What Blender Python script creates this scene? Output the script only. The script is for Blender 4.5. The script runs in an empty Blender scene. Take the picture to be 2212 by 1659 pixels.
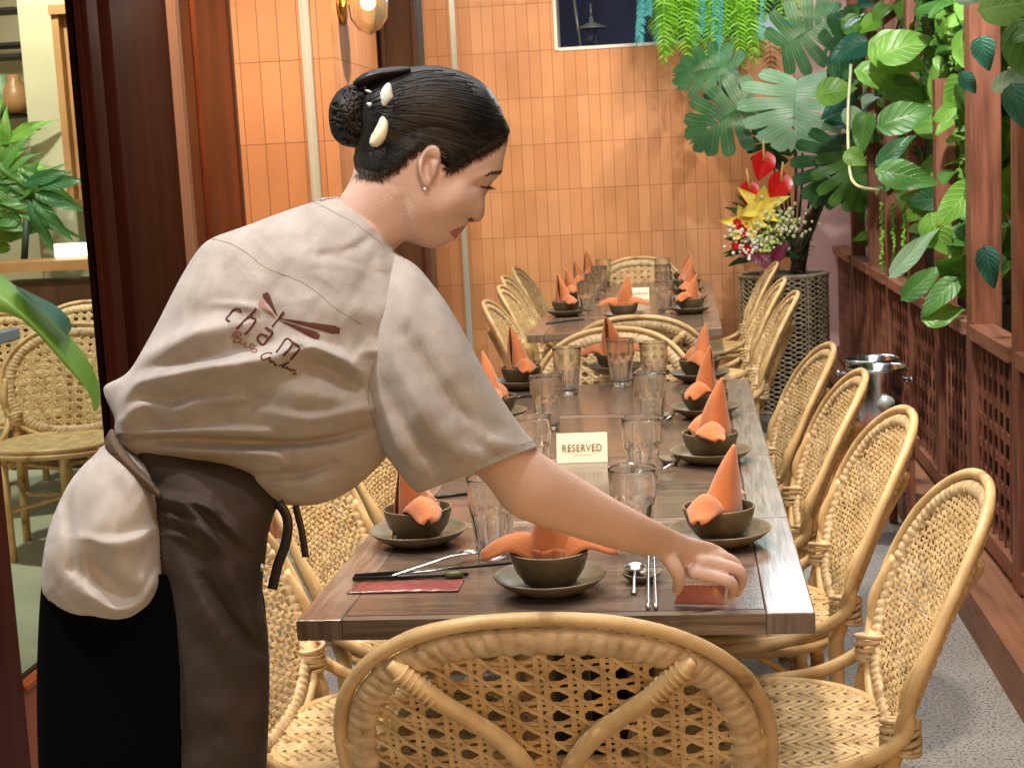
import bpy, bmesh, math, random
import numpy as np
from mathutils import Vector, Matrix, geometry
R = random.Random(11)
sc = bpy.context.scene
COL = sc.collection
rad = math.radians
# ------------------------------------------------------------------ camera
W, H, F, CX, CY = 2212., 1659., 3260., 1106., 829.5
EYE = Vector((0, 0, 1.45))
dY = Vector(((1480 - CX) / F, -(346 - CY) / F, -1)).normalized()
up = -Vector((2290 - CX, -(23700 - CY), -F)).normalized()
up = (up - up.dot(dY) * dY).normalized()
dX = dY.cross(up)
M3 = Matrix((dX, dY, up))            # camera -> world
cd = bpy.data.cameras.new("camera"); cam = bpy.data.objects.new("camera", cd); COL.objects.link(cam)
cam.matrix_world = Matrix.Translation(EYE) @ M3.to_4x4()
cd.sensor_width = 36.; cd.lens = 36. * F / W; cd.clip_end = 200; cd.clip_start = .02
cd.dof.use_dof = True; cd.dof.focus_distance = 2.45; cd.dof.aperture_fstop = 20
sc.camera = cam
# ------------------------------------------------------------------ world, lamps, exposure
w = bpy.data.worlds.new("World"); sc.world = w; w.use_nodes = True
nt = w.node_tree; bg = nt.nodes["Background"]
sky = nt.nodes.new("ShaderNodeTexSky"); sky.sky_type = 'NISHITA'; sky.sun_disc = False
sky.sun_elevation = rad(3); sky.sun_rotation = rad(160)
nt.links.new(sky.outputs[0], bg.inputs[0]); bg.inputs[1].default_value = .14
sc.view_settings.view_transform = 'Standard'; sc.view_settings.look = 'None'; sc.view_settings.exposure = 0.50; sc.view_settings.gamma = 1
sc.cycles.use_denoising = True
sc.cycles.max_bounces = 10; sc.cycles.transmission_bounces = 10; sc.cycles.transparent_max_bounces = 12
sc.cycles.caustics_refractive = False; sc.cycles.caustics_reflective = False
sc.cycles.sample_clamp_indirect = 4
def spot(x, y, z, tx, ty, tz, energy, col, ang=70, r=.08, blend=.8):
    ld = bpy.data.lights.new("ceiling_spot", 'SPOT'); ld.energy = energy; ld.color = col
    ld.spot_size = rad(ang); ld.spot_blend = blend; ld.shadow_soft_size = r
    o = bpy.data.objects.new("ceiling_spot", ld); COL.objects.link(o); o.location = (x, y, z)
    o.rotation_euler = (Vector((tx, ty, tz)) - Vector((x, y, z))).to_track_quat('-Z', 'Y').to_euler()
def area(x, y, z, tx, ty, tz, energy, col, sx, sy):
    ld = bpy.data.lights.new("added_area_light", 'AREA'); ld.energy = energy; ld.color = col
    ld.shape = 'RECTANGLE'; ld.size = sx; ld.size_y = sy
    o = bpy.data.objects.new("added_area_light", ld); COL.objects.link(o); o.location = (x, y, z)
    o.rotation_euler = (Vector((tx, ty, tz)) - Vector((x, y, z))).to_track_quat('-Z', 'Y').to_euler()
WARM = (1, .84, .64); NEUT = (1, .94, .87); COOL = (.82, .91, 1)
spot(-1.30, 1.72, 3.0, -.70, 2.15, 1.0, 112, (1, .92, .86), 75, .035)        # over the waitress
spot(-.15, 3.9, 3.0, -.2, 3.7, .75, 150, WARM, 85, .08)           # over the long table
spot(-1.05, 3.5, 2.9, -.85, 3.2, .8, 120, WARM, 80, .08)           # over the door-side chairs
spot(.65, 3.2, 2.9, .45, 3.1, .7, 60, WARM, 80, .08)             # over the trellis-side chairs
spot(-.35, 5.5, 3.0, -1.3, 5.95, 1.75, 130, WARM, 45, .05)             # added to brighten the side of the pier
spot(-.2, 7.2, 3.0, -.2, 7.2, .7, 210, WARM, 80, .08)             # over the far table
spot(-1.5, 4.3, 2.9, -1.45, 5.5, 1.2, 115, WARM, 60, .05)        # washes the tiled pier
for _x in (-1.3, .1): spot(_x, 8.2, 3.2, _x, 9.9, 1.5, 92, WARM, 85, .22)   # wash the back wall
spot(.9, 7.6, 3.1, .65, 9.6, 1.7, 90, (1, .9, .85), 60, .03)     # over the planter
spot(.45, 4.2, 3.1, 1.15, 6.2, 1.4, 265, (1, 1, .92), 95, .06)   # on the climbing plants
for _x, _y in ((.45, 3.0), (-.55, 4.4), (.3, 5.2)): spot(_x, _y, 2.85, _x * .4 - .1, _y + .1, .75, 34, NEUT, 60, .06)   # extra small spots added for highlights on the glasses
spot(-.2, 1.0, 3.0, -.1, 1.9, .8, 42, NEUT, 75, .05)             # over the nearest chair
spot(-3.0, 5.6, 3.2, -2.6, 6.4, .6, 190, (1, .99, .84), 110, .08)   # inner dining room
spot(-3.4, 7.0, 3.2, -3.0, 8.6, 1.4, 170, (1, .99, .84), 110, .08)
area(-.1, 2.9, 3.3, -.1, 3.2, 0, 52, (1, .95, .90), 3.0, 5.0)     # soft overhead fill, added to even out the light
area(.3, -2.2, 2.9, -.2, 3.0, .9, 12, (1, .96, .93), 3.6, 1.2)       # added fill from behind the camera, brightens fronts and glass reflections
area(.95, 8.9, 3.05, .3, 3.0, .7, 27, COOL, 1.1, 1.0)             # added cool light, mirrored as sheen on the tabletop's trellis side
# ------------------------------------------------------------------ projection helpers (real points in the room)
def ray(x, y): return M3 @ Vector(((x - CX) / F, -(y - CY) / F, -1))
def P(x, y, Y):
    d = ray(x, y); return EYE + d * (Y / d.y)
def G(x, y, z):
    d = ray(x, y); return EYE + d * ((z - EYE.z) / d.z)
M3n = np.array(M3)
def Pn(x, y, Y):
    d = np.stack([(x - CX) / F, -(y - CY) / F, -np.ones_like(x)], -1) @ M3n.T
    return np.array(EYE) + d * (Y / d[..., 1])[..., None]
def proj(p):
    c = M3.transposed() @ (Vector(p) - EYE); return (CX - F * c.x / c.z, CY + F * c.y / c.z)
# ------------------------------------------------------------------ materials
MATS = {}
def mat(name, col, rough=.6, col2=None, nscale=8., stretch=(1, 1, 1), metal=0., bump=0., bscale=60., spec=.5, trans=0., sss=0., coat=0., ior=1.45, emit=None, estr=0., detail=5., sheen=0., bstretch=None, ramp=(.35, .65), wave=None):
    m = bpy.data.materials.new(name); m.use_nodes = True; n = m.node_tree; b = n.nodes["Principled BSDF"]
    b.inputs["Base Color"].default_value = (*col, 1); b.inputs["Roughness"].default_value = rough
    b.inputs["Metallic"].default_value = metal; b.inputs["Specular IOR Level"].default_value = spec
    b.inputs["Transmission Weight"].default_value = trans; b.inputs["IOR"].default_value = ior
    b.inputs["Coat Weight"].default_value = coat; b.inputs["Coat Roughness"].default_value = .12
    b.inputs["Sheen Weight"].default_value = sheen
    if sss: b.inputs["Subsurface Weight"].default_value = sss; b.inputs["Subsurface Radius"].default_value = (.012, .005, .003); b.inputs["Subsurface Scale"].default_value = 1
    if emit: b.inputs["Emission Color"].default_value = (*emit, 1); b.inputs["Emission Strength"].default_value = estr
    tc = n.nodes.new("ShaderNodeTexCoord"); mp = n.nodes.new("ShaderNodeMapping"); mp.inputs["Scale"].default_value = stretch
    n.links.new(tc.outputs["Object"], mp.inputs["Vector"])
    if col2:
        if wave:
            t = n.nodes.new("ShaderNodeTexWave"); t.inputs["Scale"].default_value = nscale; t.inputs["Distortion"].default_value = wave; t.inputs["Detail"].default_value = 3; t.inputs["Detail Scale"].default_value = 1.2; out = t.outputs["Fac"]; t.bands_direction = 'Y'
        else:
            t = n.nodes.new("ShaderNodeTexNoise"); t.inputs["Scale"].default_value = nscale; t.inputs["Detail"].default_value = detail; out = t.outputs["Fac"]
        n.links.new(mp.outputs[0], t.inputs["Vector"])
        r = n.nodes.new("ShaderNodeValToRGB"); r.color_ramp.elements[0].position = ramp[0]; r.color_ramp.elements[1].position = ramp[1]
        r.color_ramp.elements[0].color = (*col, 1); r.color_ramp.elements[1].color = (*col2, 1)
        n.links.new(out, r.inputs[0]); n.links.new(r.outputs[0], b.inputs["Base Color"])
    if bump:
        t2 = n.nodes.new("ShaderNodeTexNoise"); t2.inputs["Scale"].default_value = bscale; t2.inputs["Detail"].default_value = 4
        mp2 = n.nodes.new("ShaderNodeMapping"); mp2.inputs["Scale"].default_value = bstretch or stretch
        n.links.new(tc.outputs["Object"], mp2.inputs["Vector"]); n.links.new(mp2.outputs[0], t2.inputs["Vector"])
        bm_ = n.nodes.new("ShaderNodeBump"); bm_.inputs["Strength"].default_value = bump; bm_.inputs["Distance"].default_value = .004
        n.links.new(t2.outputs["Fac"], bm_.inputs["Height"]); n.links.new(bm_.outputs[0], b.inputs["Normal"])
    MATS[name] = m; return m
def tilemat(name, bw, bh, ox, oz, c1, c2, mort, axis='XZ', rough=.5):
    m = bpy.data.materials.new(name); m.use_nodes = True; n = m.node_tree; b = n.nodes["Principled BSDF"]
    tc = n.nodes.new("ShaderNodeTexCoord"); sp = n.nodes.new("ShaderNodeSeparateXYZ"); cb = n.nodes.new("ShaderNodeCombineXYZ")
    n.links.new(tc.outputs["Object"], sp.inputs[0])
    n.links.new(sp.outputs[axis[0]], cb.inputs[0]); n.links.new(sp.outputs[axis[1]], cb.inputs[1])
    mp = n.nodes.new("ShaderNodeMapping"); mp.inputs["Location"].default_value = (-ox, -oz, 0); n.links.new(cb.outputs[0], mp.inputs[0])
    t = n.nodes.new("ShaderNodeTexBrick"); t.offset = 0; t.squash = 1
    t.inputs["Scale"].default_value = 1; t.inputs["Brick Width"].default_value = bw; t.inputs["Row Height"].default_value = bh
    t.inputs["Mortar Size"].default_value = .0016; t.inputs["Mortar Smooth"].default_value = .3; t.inputs["Bias"].default_value = 0
    t.inputs["Color1"].default_value = (*c1, 1); t.inputs["Color2"].default_value = (*c2, 1); t.inputs["Mortar"].default_value = (*mort, 1)
    n.links.new(mp.outputs[0], t.inputs["Vector"])
    nz = n.nodes.new("ShaderNodeTexNoise"); nz.inputs["Scale"].default_value = 3.; nz.inputs["Detail"].default_value = 6; n.links.new(tc.outputs["Object"], nz.inputs["Vector"])
    mx = n.nodes.new("ShaderNodeMix"); mx.data_type = 'RGBA'; mx.blend_type = 'OVERLAY'; mx.inputs[0].default_value = .35
    n.links.new(t.outputs["Color"], mx.inputs[6]); n.links.new(nz.outputs["Fac"], mx.inputs[7]); n.links.new(mx.outputs[2], b.inputs["Base Color"])
    bu = n.nodes.new("ShaderNodeBump"); bu.invert = True; bu.inputs["Strength"].default_value = .6; bu.inputs["Distance"].default_value = .002
    n.links.new(t.outputs["Fac"], bu.inputs["Height"]); n.links.new(bu.outputs[0], b.inputs["Normal"])
    b.inputs["Roughness"].default_value = rough; MATS[name] = m; return m
mat('rattan', (.47, .30, .125), .42, (.66, .46, .225), 14, bump=.25, bscale=90)
mat('cane', (.45, .30, .13), .5, (.67, .48, .24), 26, bump=.2, bscale=200)
mat('cane_bind', (.44, .30, .16), .45, (.64, .48, .28), 45, bump=.3, bscale=150)
mat('oak_long', (.07, .040, .026), .26, (.14, .085, .056), 7, (9, .8, 9), bump=.18, bscale=26, bstretch=(9, .7, 9), coat=.25)
mat('oak_cross', (.082, .056, .041), .27, (.155, .110, .082), 7, (.8, 9, 9), bump=.14, bscale=26, bstretch=(.7, 9, 9), coat=.42)
mat('oak_border', (.12, .085, .064), .30, (.22, .165, .13), 3.2, (26, 2.4, 2), bump=.30, bscale=14, bstretch=(9, .8, 7), coat=.45)
mat('oak_edge', (.09, .058, .040), .5, (.22, .155, .11), 8, (.6, .6, 13), bump=.3, bscale=20)
mat('dark_gap', (.01, .008, .006), .9)
mat('steel_dark', (.03, .03, .032), .5, metal=.6)
mat('stone_bowl', (.075, .058, .030), .36, (.105, .080, .045), 40, bump=.05, bscale=300)
mat('stone_rim', (.20, .16, .10), .4)
mat('stone_plate', (.13, .105, .065), .38, (.17, .14, .09), 30, bump=.05, bscale=300)
mat('napkin', (.40, .118, .032), .85, (.50, .155, .045), 16, bump=.3, bscale=260, sheen=.3)
mat('glass', (1, 1, 1), .015, trans=1., ior=1.47)
def thin_glass(m):
    n = m.node_tree; N = n.nodes.new; L = n.links.new; b = n.nodes["Principled BSDF"]; o = n.nodes["Material Output"]
    t = N("ShaderNodeBsdfTransparent"); t.inputs[0].default_value = (.985, .99, .985, 1); g = N("ShaderNodeBsdfGlossy"); g.inputs["Roughness"].default_value = .04; g.inputs[0].default_value = (1, 1, 1, 1)
    lw = N("ShaderNodeLayerWeight"); lw.inputs[0].default_value = .18; m1 = N("ShaderNodeMixShader"); m2 = N("ShaderNodeMixShader")
    L(lw.outputs["Fresnel"], m1.inputs[0]); L(t.outputs[0], m1.inputs[1]); L(g.outputs[0], m1.inputs[2])
    m2.inputs[0].default_value = .84; L(m1.outputs[0], m2.inputs[1]); L(b.outputs[0], m2.inputs[2]); L(m2.outputs[0], o.inputs[0])
thin_glass(MATS['glass'])
mat('steel', (.75, .75, .75), .16, metal=1., col2=(.62, .62, .62), nscale=3)
mat('lacquer', (.012, .010, .010), .3)
mat('jade', (.07, .09, .03), .4)
mat('packet', (.17, .032, .032), .32, (.22, .045, .045), 12, coat=.4)
mat('packet_pink', (.42, .15, .15), .35, (.50, .20, .19), 12, coat=.3)
mat('packet_print', (.40, .20, .16), .4)
mat('card', (.80, .72, .52), .5, (.84, .77, .58), 10)
mat('card_ink', (.20, .11, .06), .6)
mat('terrazzo', (.09, .085, .08), .5, (.31, .30, .29), 120, ramp=(.38, .47), detail=2)
mat('floor_in', (.42, .44, .30), .35, (.50, .52, .37), 3)
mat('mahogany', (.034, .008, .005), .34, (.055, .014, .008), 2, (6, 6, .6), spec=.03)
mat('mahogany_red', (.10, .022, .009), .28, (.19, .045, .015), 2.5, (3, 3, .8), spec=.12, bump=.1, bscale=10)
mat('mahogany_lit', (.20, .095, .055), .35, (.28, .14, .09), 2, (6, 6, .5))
mat('walnut', (.060, .026, .014), .4, (.095, .04, .022), 3, (6, 6, .6))
mat('trellis', (.13, .043, .024), .5, (.28, .10, .058), 5, (9, 9, .8), bump=.3, bscale=22, bstretch=(9, 9, .8))
mat('trellis_rail', (.18, .066, .038), .5, (.30, .12, .07), 5, (9, .8, 9), bump=.2, bscale=22, bstretch=(9, .8, 9))
mat('plinth', (.20, .085, .045), .55, (.28, .13, .07), 4, (8, .8, 8), bump=.2, bscale=20)
mat('track', (.62, .66, .62), .3, metal=.5)
mat('plaster_pink', (.62, .38, .42), .8, (.68, .44, .48), 3)
mat('plaster_beige', (.40, .37, .24), .8, (.46, .43, .29), 3)
mat('plaster_navy', (.035, .06, .19), .6, (.05, .08, .24), 3)  # base colour brightened in place of light on this unlit wall
mat('white_paint', (.75, .75, .70), .4)
mat('soil', (.03, .018, .01), .95, (.06, .04, .02), 30)
mat('pot_dark', (.01, .01, .01), .4)
mat('weed', (.32, .245, .16), .5, (.54, .44, .30), 22, bump=.4, bscale=120)
mat('brass', (.80, .47, .13), .22, metal=1.)
mat('lamp_glass', (1, .9, .7), .05, trans=.9, ior=1.3)
mat('bulb', (1, .8, .5), .4, emit=(1, .72, .38), estr=14)
def leafm(name, c1, c2, rough=.38, ns=9, vein=1.):
    m = mat(name, c1, rough, c2, ns, bump=.15, bscale=40, spec=.45); n = m.node_tree; b = n.nodes["Principled BSDF"]; N = n.nodes.new; L = n.links.new
    at = N("ShaderNodeAttribute"); at.attribute_name = 'luv'; sp = N("ShaderNodeSeparateXYZ"); L(at.outputs["Vector"], sp.inputs[0])
    def M(op, a, b_=None):
        q = N("ShaderNodeMath"); q.operation = op
        for k, v in enumerate((a, b_)):
            if v is None: continue
            if isinstance(v, (int, float)): q.inputs[k].default_value = v
            else: L(v, q.inputs[k])
        return q.outputs[0]
    aa = M('ABSOLUTE', sp.outputs[1]); ph = M('MULTIPLY', M('SUBTRACT', sp.outputs[0], M('MULTIPLY', aa, .32)), 44.)
    side = M('POWER', M('MULTIPLY', M('ADD', M('SINE', ph), 1.), .5), 9.); mid = M('LESS_THAN', aa, .05)
    v = M('MULTIPLY', M('MAXIMUM', M('MULTIPLY', side, .5), mid), sp.outputs[2])
    src = b.inputs["Base Color"].links[0].from_socket; mx = N("ShaderNodeMix"); mx.data_type = 'RGBA'; L(M('MULTIPLY', v, .5 * vein), mx.inputs[0]); L(src, mx.inputs[6]); mx.inputs[7].default_value = (min(1, c2[0] * 1.7 + .05), min(1, c2[1] * 1.35 + .04), c2[2] * 1.6 + .02, 1)
    L(mx.outputs[2], b.inputs["Base Color"]); bu = N("ShaderNodeBump"); bu.inputs["Strength"].default_value = .7; bu.inputs["Distance"].default_value = .004; bu.invert = True
    L(v, bu.inputs["Height"]); L(b.inputs["Normal"].links[0].from_socket, bu.inputs["Normal"]); L(bu.outputs[0], b.inputs["Normal"])
    o = n.nodes["Material Output"]; tr = N("ShaderNodeBsdfTranslucent"); ms = N("ShaderNodeMixShader")
    tr.inputs[0].default_value = (c2[0] * 1.6, c2[1] * 1.6, c2[2] * .8, 1); ms.inputs[0].default_value = .25
    L(b.outputs[0], ms.inputs[1]); L(tr.outputs[0], ms.inputs[2]); L(ms.outputs[0], o.inputs[0])
leafm('leaf_bright', (.085, .22, .025), (.19, .38, .06))
leafm('leaf_mid', (.035, .12, .02), (.085, .22, .04))
leafm('leaf_dark', (.014, .070, .022), (.035, .13, .040))
leafm('leaf_teal', (.012, .085, .055), (.03, .14, .09))
leafm('leaf_pale', (.16, .27, .15), (.26, .38, .24), .5)
leafm('leaf_fern', (.14, .38, .02), (.22, .50, .05), .5)
leafm('leaf_blue', (.05, .32, .42), (.10, .45, .55), .4)
leafm('leaf_monstera', (.16, .33, .20), (.24, .42, .28), .3)
leafm('leaf_purple', (.10, .01, .03), (.16, .015, .05), .35)
mat('stem', (.16, .22, .06), .6, (.25, .30, .10), 10)
mat('stem_dark', (.02, .035, .02), .6)
mat('bark', (.05, .032, .02), .85, (.11, .07, .045), 20, bump=.6, bscale=50)
mat('red_flower', (.62, .01, .012), .22, (.70, .02, .02), 6, coat=.4)
mat('yellow_flower', (.80, .62, .06), .5, (.85, .70, .14), 12)
mat('cream_flower', (.70, .72, .42), .6)
mat('green_flower', (.50, .62, .18), .6)
mat('spadix', (.80, .50, .16), .6)
mat('skin', (.60, .40, .325), .46, (.70, .49, .415), 9, sss=.10, bump=.28, bscale=380, spec=.4)
mat('nail', (.70, .46, .42), .25)
mat('hair_bun', (.006, .005, .005), .55, (.014, .011, .010), 60, bump=.8, bscale=90, spec=.4)
mat('lips', (.42, .13, .12), .4)
mat('brow', (.10, .05, .035), .7)
mat('hair', (.006, .005, .005), .42, (.012, .010, .009), 40, spec=.6)
mat('hair_soft', (.035, .022, .018), .5)
mat('cloth', (.35, .315, .29), .9, (.43, .39, .36), 30, bump=.45, bscale=700, sheen=.25, detail=8)
mat('seam', (.22, .17, .14), .9)
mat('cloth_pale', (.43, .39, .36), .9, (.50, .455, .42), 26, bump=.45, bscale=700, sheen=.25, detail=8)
mat('apron_lit', (.10, .068, .045), .85, (.13, .09, .06), 14, bump=.22, bscale=400)  # apron cloth where lit, the light put into a paler colour
mat('apron', (.034, .022, .015), .85, (.048, .032, .023), 10, bump=.2, bscale=500)
mat('black_cloth', (.002, .002, .0025), 1., spec=.05)
mat('ribbon', (.012, .009, .010), .38)
mat('thread', (.085, .018, .014), .6)
mat('thread_light', (.26, .12, .09), .6)
mat('hair_clip', (.72, .76, .74), .3)
mat('clip_petal', (.80, .78, .55), .35)
mat('pane', (.95, 1, .95), .0, trans=1., ior=1.01, spec=.3)
for _k in ('rattan', 'cane', 'cane_bind'):
    for _q in MATS[_k].node_tree.nodes:
        if _q.type == 'VALTORGB': _e = _q.color_ramp.elements.new(.27); _e.color = (.23, .125, .045, 1)
for _k, _c in (('trellis', (.05, .016, .010, 1)), ('plinth', (.09, .035, .018, 1))):
    for _q in MATS[_k].node_tree.nodes:
        if _q.type == 'VALTORGB': _e = _q.color_ramp.elements.new(.25); _e.color = _c
# ------------------------------------------------------------------ mesh helpers
class MB:
    def __init__(s): s.v = []; s.f = []; s.m = []; s.uv = {}
    def add(s, vs, fs, mi=0):
        b = len(s.v); s.v += [tuple(v) for v in vs]; s.f += [tuple(b + i for i in f) for f in fs]; s.m += [mi] * len(fs)
    def box(s, c, d, mi=0, rz=0.):
        x, y, z = d[0] / 2, d[1] / 2, d[2] / 2; ca, sa = math.cos(rz), math.sin(rz)
        vs = [(c[0] + i * x * ca - j * y * sa, c[1] + i * x * sa + j * y * ca, c[2] + k * z) for i in (-1, 1) for j in (-1, 1) for k in (-1, 1)]
        s.add(vs, [(0, 1, 3, 2), (4, 6, 7, 5), (0, 4, 5, 1), (2, 3, 7, 6), (0, 2, 6, 4), (1, 5, 7, 3)], mi)
    def tube(s, pts, r, n=8, closed=False, mi=0, flat=1., nrm=None):
        pts = [Vector(p) for p in pts]; N = len(pts); rs = r if hasattr(r, '__len__') else [r] * N
        vs = []; T0 = None; u = None
        for i in range(N):
            a = pts[i - 1] if (i or closed) else pts[0]; b = pts[(i + 1) % N] if (i < N - 1 or closed) else pts[-1]
            t = (b - a)
            if t.length < 1e-9: t = Vector((0, 0, 1))
            t.normalize()
            if u is None:
                k = Vector(nrm) if nrm else (Vector((0, 0, 1)) if abs(t.z) < .9 else Vector((1, 0, 0)))
                u = (k - k.dot(t) * t).normalized()
            else: u = (u - u.dot(t) * t); u = u.normalized() if u.length > 1e-6 else t.orthogonal().normalized()
            q = t.cross(u)
            for j in range(n):
                th = 2 * math.pi * j / n; vs.append(pts[i] + (u * math.cos(th) * flat + q * math.sin(th)) * rs[i])
        fs = [(i * n + j, i * n + (j + 1) % n, ((i + 1) % N) * n + (j + 1) % n, ((i + 1) % N) * n + j) for i in range(N if closed else N - 1) for j in range(n)]
        if not closed: fs += [tuple(range(n - 1, -1, -1)), tuple((N - 1) * n + j for j in range(n))]
        s.add(vs, fs, mi)
    def lathe(s, prof, n=32, c=(0, 0, 0), mi=0, rf=None, cap=False):
        vs = []
        for k, (r, z) in enumerate(prof):
            for j in range(n):
                th = 2 * math.pi * j / n; rr = rf(r, z, th, k) if rf else r
                vs.append((c[0] + rr * math.cos(th), c[1] + rr * math.sin(th), c[2] + z))
        fs = [(k * n + j, k * n + (j + 1) % n, (k + 1) * n + (j + 1) % n, (k + 1) * n + j) for k in range(len(prof) - 1) for j in range(n)]
        s.add(vs, fs, mi)
    def ball(s, c, r, n=10, mi=0, sc_=(1, 1, 1)):
        c = Vector(c); pr = [(math.sin(math.pi * k / n) * r + 1e-5, -math.cos(math.pi * k / n) * r) for k in range(n + 1)]
        b = len(s.v); s.lathe(pr, n + 2, (0, 0, 0), mi)
        for i in range(b, len(s.v)): v = s.v[i]; s.v[i] = (c.x + v[0] * sc_[0], c.y + v[1] * sc_[1], c.z + v[2] * sc_[2])
    def grid(s, fn, nu, nv, mi=0):
        vs = [fn(i / nu, j / nv) for i in range(nu + 1) for j in range(nv + 1)]
        s.add(vs, [(i * (nv + 1) + j, (i + 1) * (nv + 1) + j, (i + 1) * (nv + 1) + j + 1, i * (nv + 1) + j + 1) for i in range(nu) for j in range(nv)], mi)
    def xf(s, M):
        s.v = [tuple(M @ Vector(v)) for v in s.v]; return s
    def build(s, name, mats, parent=None, smooth=True, loc=None, bevel=0, solid=0, sub=0):
        me = bpy.data.meshes.new(name); me.from_pydata(s.v, [], s.f)
        for m in (mats if isinstance(mats, (list, tuple)) else [mats]): me.materials.append(MATS[m])
        if any(s.m): me.polygons.foreach_set('material_index', s.m)
        if smooth: me.polygons.foreach_set('use_smooth', [True] * len(s.f))
        if s.uv:
            at = me.attributes.new('luv', 'FLOAT_VECTOR', 'POINT'); arr = np.zeros((len(s.v), 3))
            for i, q in s.uv.items(): arr[i] = q
            at.data.foreach_set('vector', arr.ravel())
        me.update(); o = bpy.data.objects.new(name, me); COL.objects.link(o)
        if parent: o.parent = parent
        if loc: o.location = loc
        if sub: q = o.modifiers.new('s', 'SUBSURF'); q.levels = sub; q.render_levels = sub
        if bevel: q = o.modifiers.new('b', 'BEVEL'); q.width = bevel; q.segments = 2; q.limit_method = 'ANGLE'; q.harden_normals = False
        if solid: q = o.modifiers.new('t', 'SOLIDIFY'); q.thickness = solid; q.offset = 0
        return o
def tag(o, label=None, cat=None, group=None, kind=None):
    if label: o['label'] = label
    if cat: o['category'] = cat
    if group: o['group'] = group
    if kind: o['kind'] = kind
    return o
def empty(name, loc=(0, 0, 0), rz=0., label=None, cat=None, group=None):
    o = bpy.data.objects.new(name, None); COL.objects.link(o); o.location = loc; o.rotation_euler = (0, 0, rz); o.empty_display_size = .1
    return tag(o, label, cat, group)
def copy_tree(o, parent=None):
    c = o.copy(); COL.objects.link(c); c.parent = parent
    for ch in list(o.children): copy_tree(ch, c)
    return c
def place(proto, used, loc, rz, label, group=None):
    o = copy_tree(proto) if used else proto
    o.location = loc; o.rotation_euler = (0, 0, rz); o['label'] = label
    if group: o['group'] = group
    return o
def cr(pts, n):
    """Catmull-Rom through tuples, n steps per span"""
    A = [np.array(p, float) for p in pts]; A = [2 * A[0] - A[1]] + A + [2 * A[-1] - A[-2]]; out = []
    for i in range(1, len(A) - 2):
        for k in range(n):
            t = k / n; a, b, c, d = A[i - 1:i + 3]
            out.append(.5 * (2 * b + (c - a) * t + (2 * a - 5 * b + 4 * c - d) * t * t + (3 * b - a - 3 * c + d) * t ** 3))
    out.append(A[-2]); return out
# ================================================================== STRUCTURE
def struct(o): o['kind'] = 'structure'; return o
YB = 9.9
m = MB(); m.box((.0, 6, -.02), (26, 30, .04)); struct(m.build('floor', 'terrazzo', smooth=False))
XD = -1.68
m = MB(); m.box((XD - 3.0, 6, .002), (5.9, 14, .01)); struct(m.build('interior_floor', 'floor_in', smooth=False))
# back wall: full height up to the opening, low beyond it
xo = P(1198, 60, YB).x; zo = P(1300, 104, YB).z; xp = P(1722, 400, YB).x
zr = P(1300, 305, YB).z; xr = P(1300, 305, YB).x
tilemat('tiles', .0745, .298, xr, zr, (.60, .275, .12), (.53, .225, .09), (.26, .10, .04))
def wallbox(name, x0, x1, y0, y1, z0, z1, mt, label, cat='wall'):
    m = MB(); m.box(((x0 + x1) / 2, (y0 + y1) / 2, (z0 + z1) / 2), (x1 - x0, y1 - y0, z1 - z0))
    return tag(m.build(name, mt, smooth=False), label, cat)
m = MB()
m.box(((-3 + xo) / 2, YB + .1, 1.75), (xo + 3, .2, 3.5)); m.box(((xo + xp) / 2, YB + .1, zo / 2), (xp - xo, .2, zo))
tag(m.build('tiled_wall', 'tiles', smooth=False), "back wall of narrow upright terracotta tiles behind the far table", 'wall')
m = MB(); m.box((xo + .006, YB + .1, (3.5 + zo) / 2), (.02, .23, 3.5 - zo))
m.box(((xo + xp) / 2, YB + .1, zo + .006), (xp - xo, .215, .02))
tag(m.build('opening_trim', 'white_paint', smooth=False), "thin white trim edging the opening above the terracotta wall", 'trim')
wallbox('plaster_wall', xp + .002, 1.25, YB + .02, YB + .2, 0, 3.4, 'plaster_pink', "pink lit plaster wall behind the monstera stems")
wallbox('navy_wall', -2.2, 2.5, 12.6, 12.8, 1.2, 5, 'plaster_navy', "dark navy wall seen through the opening above the tiles")
# pier
YP = 5.52; XPi = P(725, 200, YP).x; zq = P(600, 133, YP).z; xq = P(600, 133, YP).x
tilemat('tiles_pier', .0745, .298, P(573, 300, YP).x, zq, (.58, .26, .11), (.52, .215, .085), (.24, .09, .035))
tilemat('tiles_side', .0745, .298, YP, zq, (.58, .26, .11), (.52, .215, .085), (.24, .09, .035), axis='YZ')
YP2 = 6.34
m = MB(); m.box(((XD + XPi) / 2, (YP + YP2) / 2, 1.75), (XPi - XD, YP2 - YP, 3.5))
pier = m.build('tiled_pier', ['tiles_pier', 'tiles_side'], smooth=False)
for p in pier.data.polygons: p.material_index = 1 if abs(p.normal.x) > .5 else 0
tag(pier, "orange tiled pier carrying the wall lamp beside the doorway", 'pier')
m = MB(); m.box(((XD + XPi) / 2 - .003, YP - .006, .045), (XPi - XD, .012, .09)); tag(m.build('skirting', 'white_paint', pier, smooth=False))
def trim(px0, px1, yy, Y, name, label, mt='track', z1=3.4):
    a = P(px0, yy, Y).x; b = P(px1, yy, Y).x; m = MB(); m.box(((a + b) / 2, Y - .012, z1 / 2), (b - a, .02, z1)); m.box(((a + b) / 2 - .3 * (b - a), Y - .028, z1 / 2), ((b - a) * .3, .012, z1))
    return tag(m.build(name, mt, smooth=False), label, 'trim')
trim(657, 676, 130, YP, 'metal_track', "pale metal track running up the orange pier")
trim(973, 985, 60, YB, 'metal_track', "slim grey metal track on the back wall behind the waitress")
trim(789, 811, 130, 6.40, 'metal_track', "pale strip between the wall lamp pier and the dark column")
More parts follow.
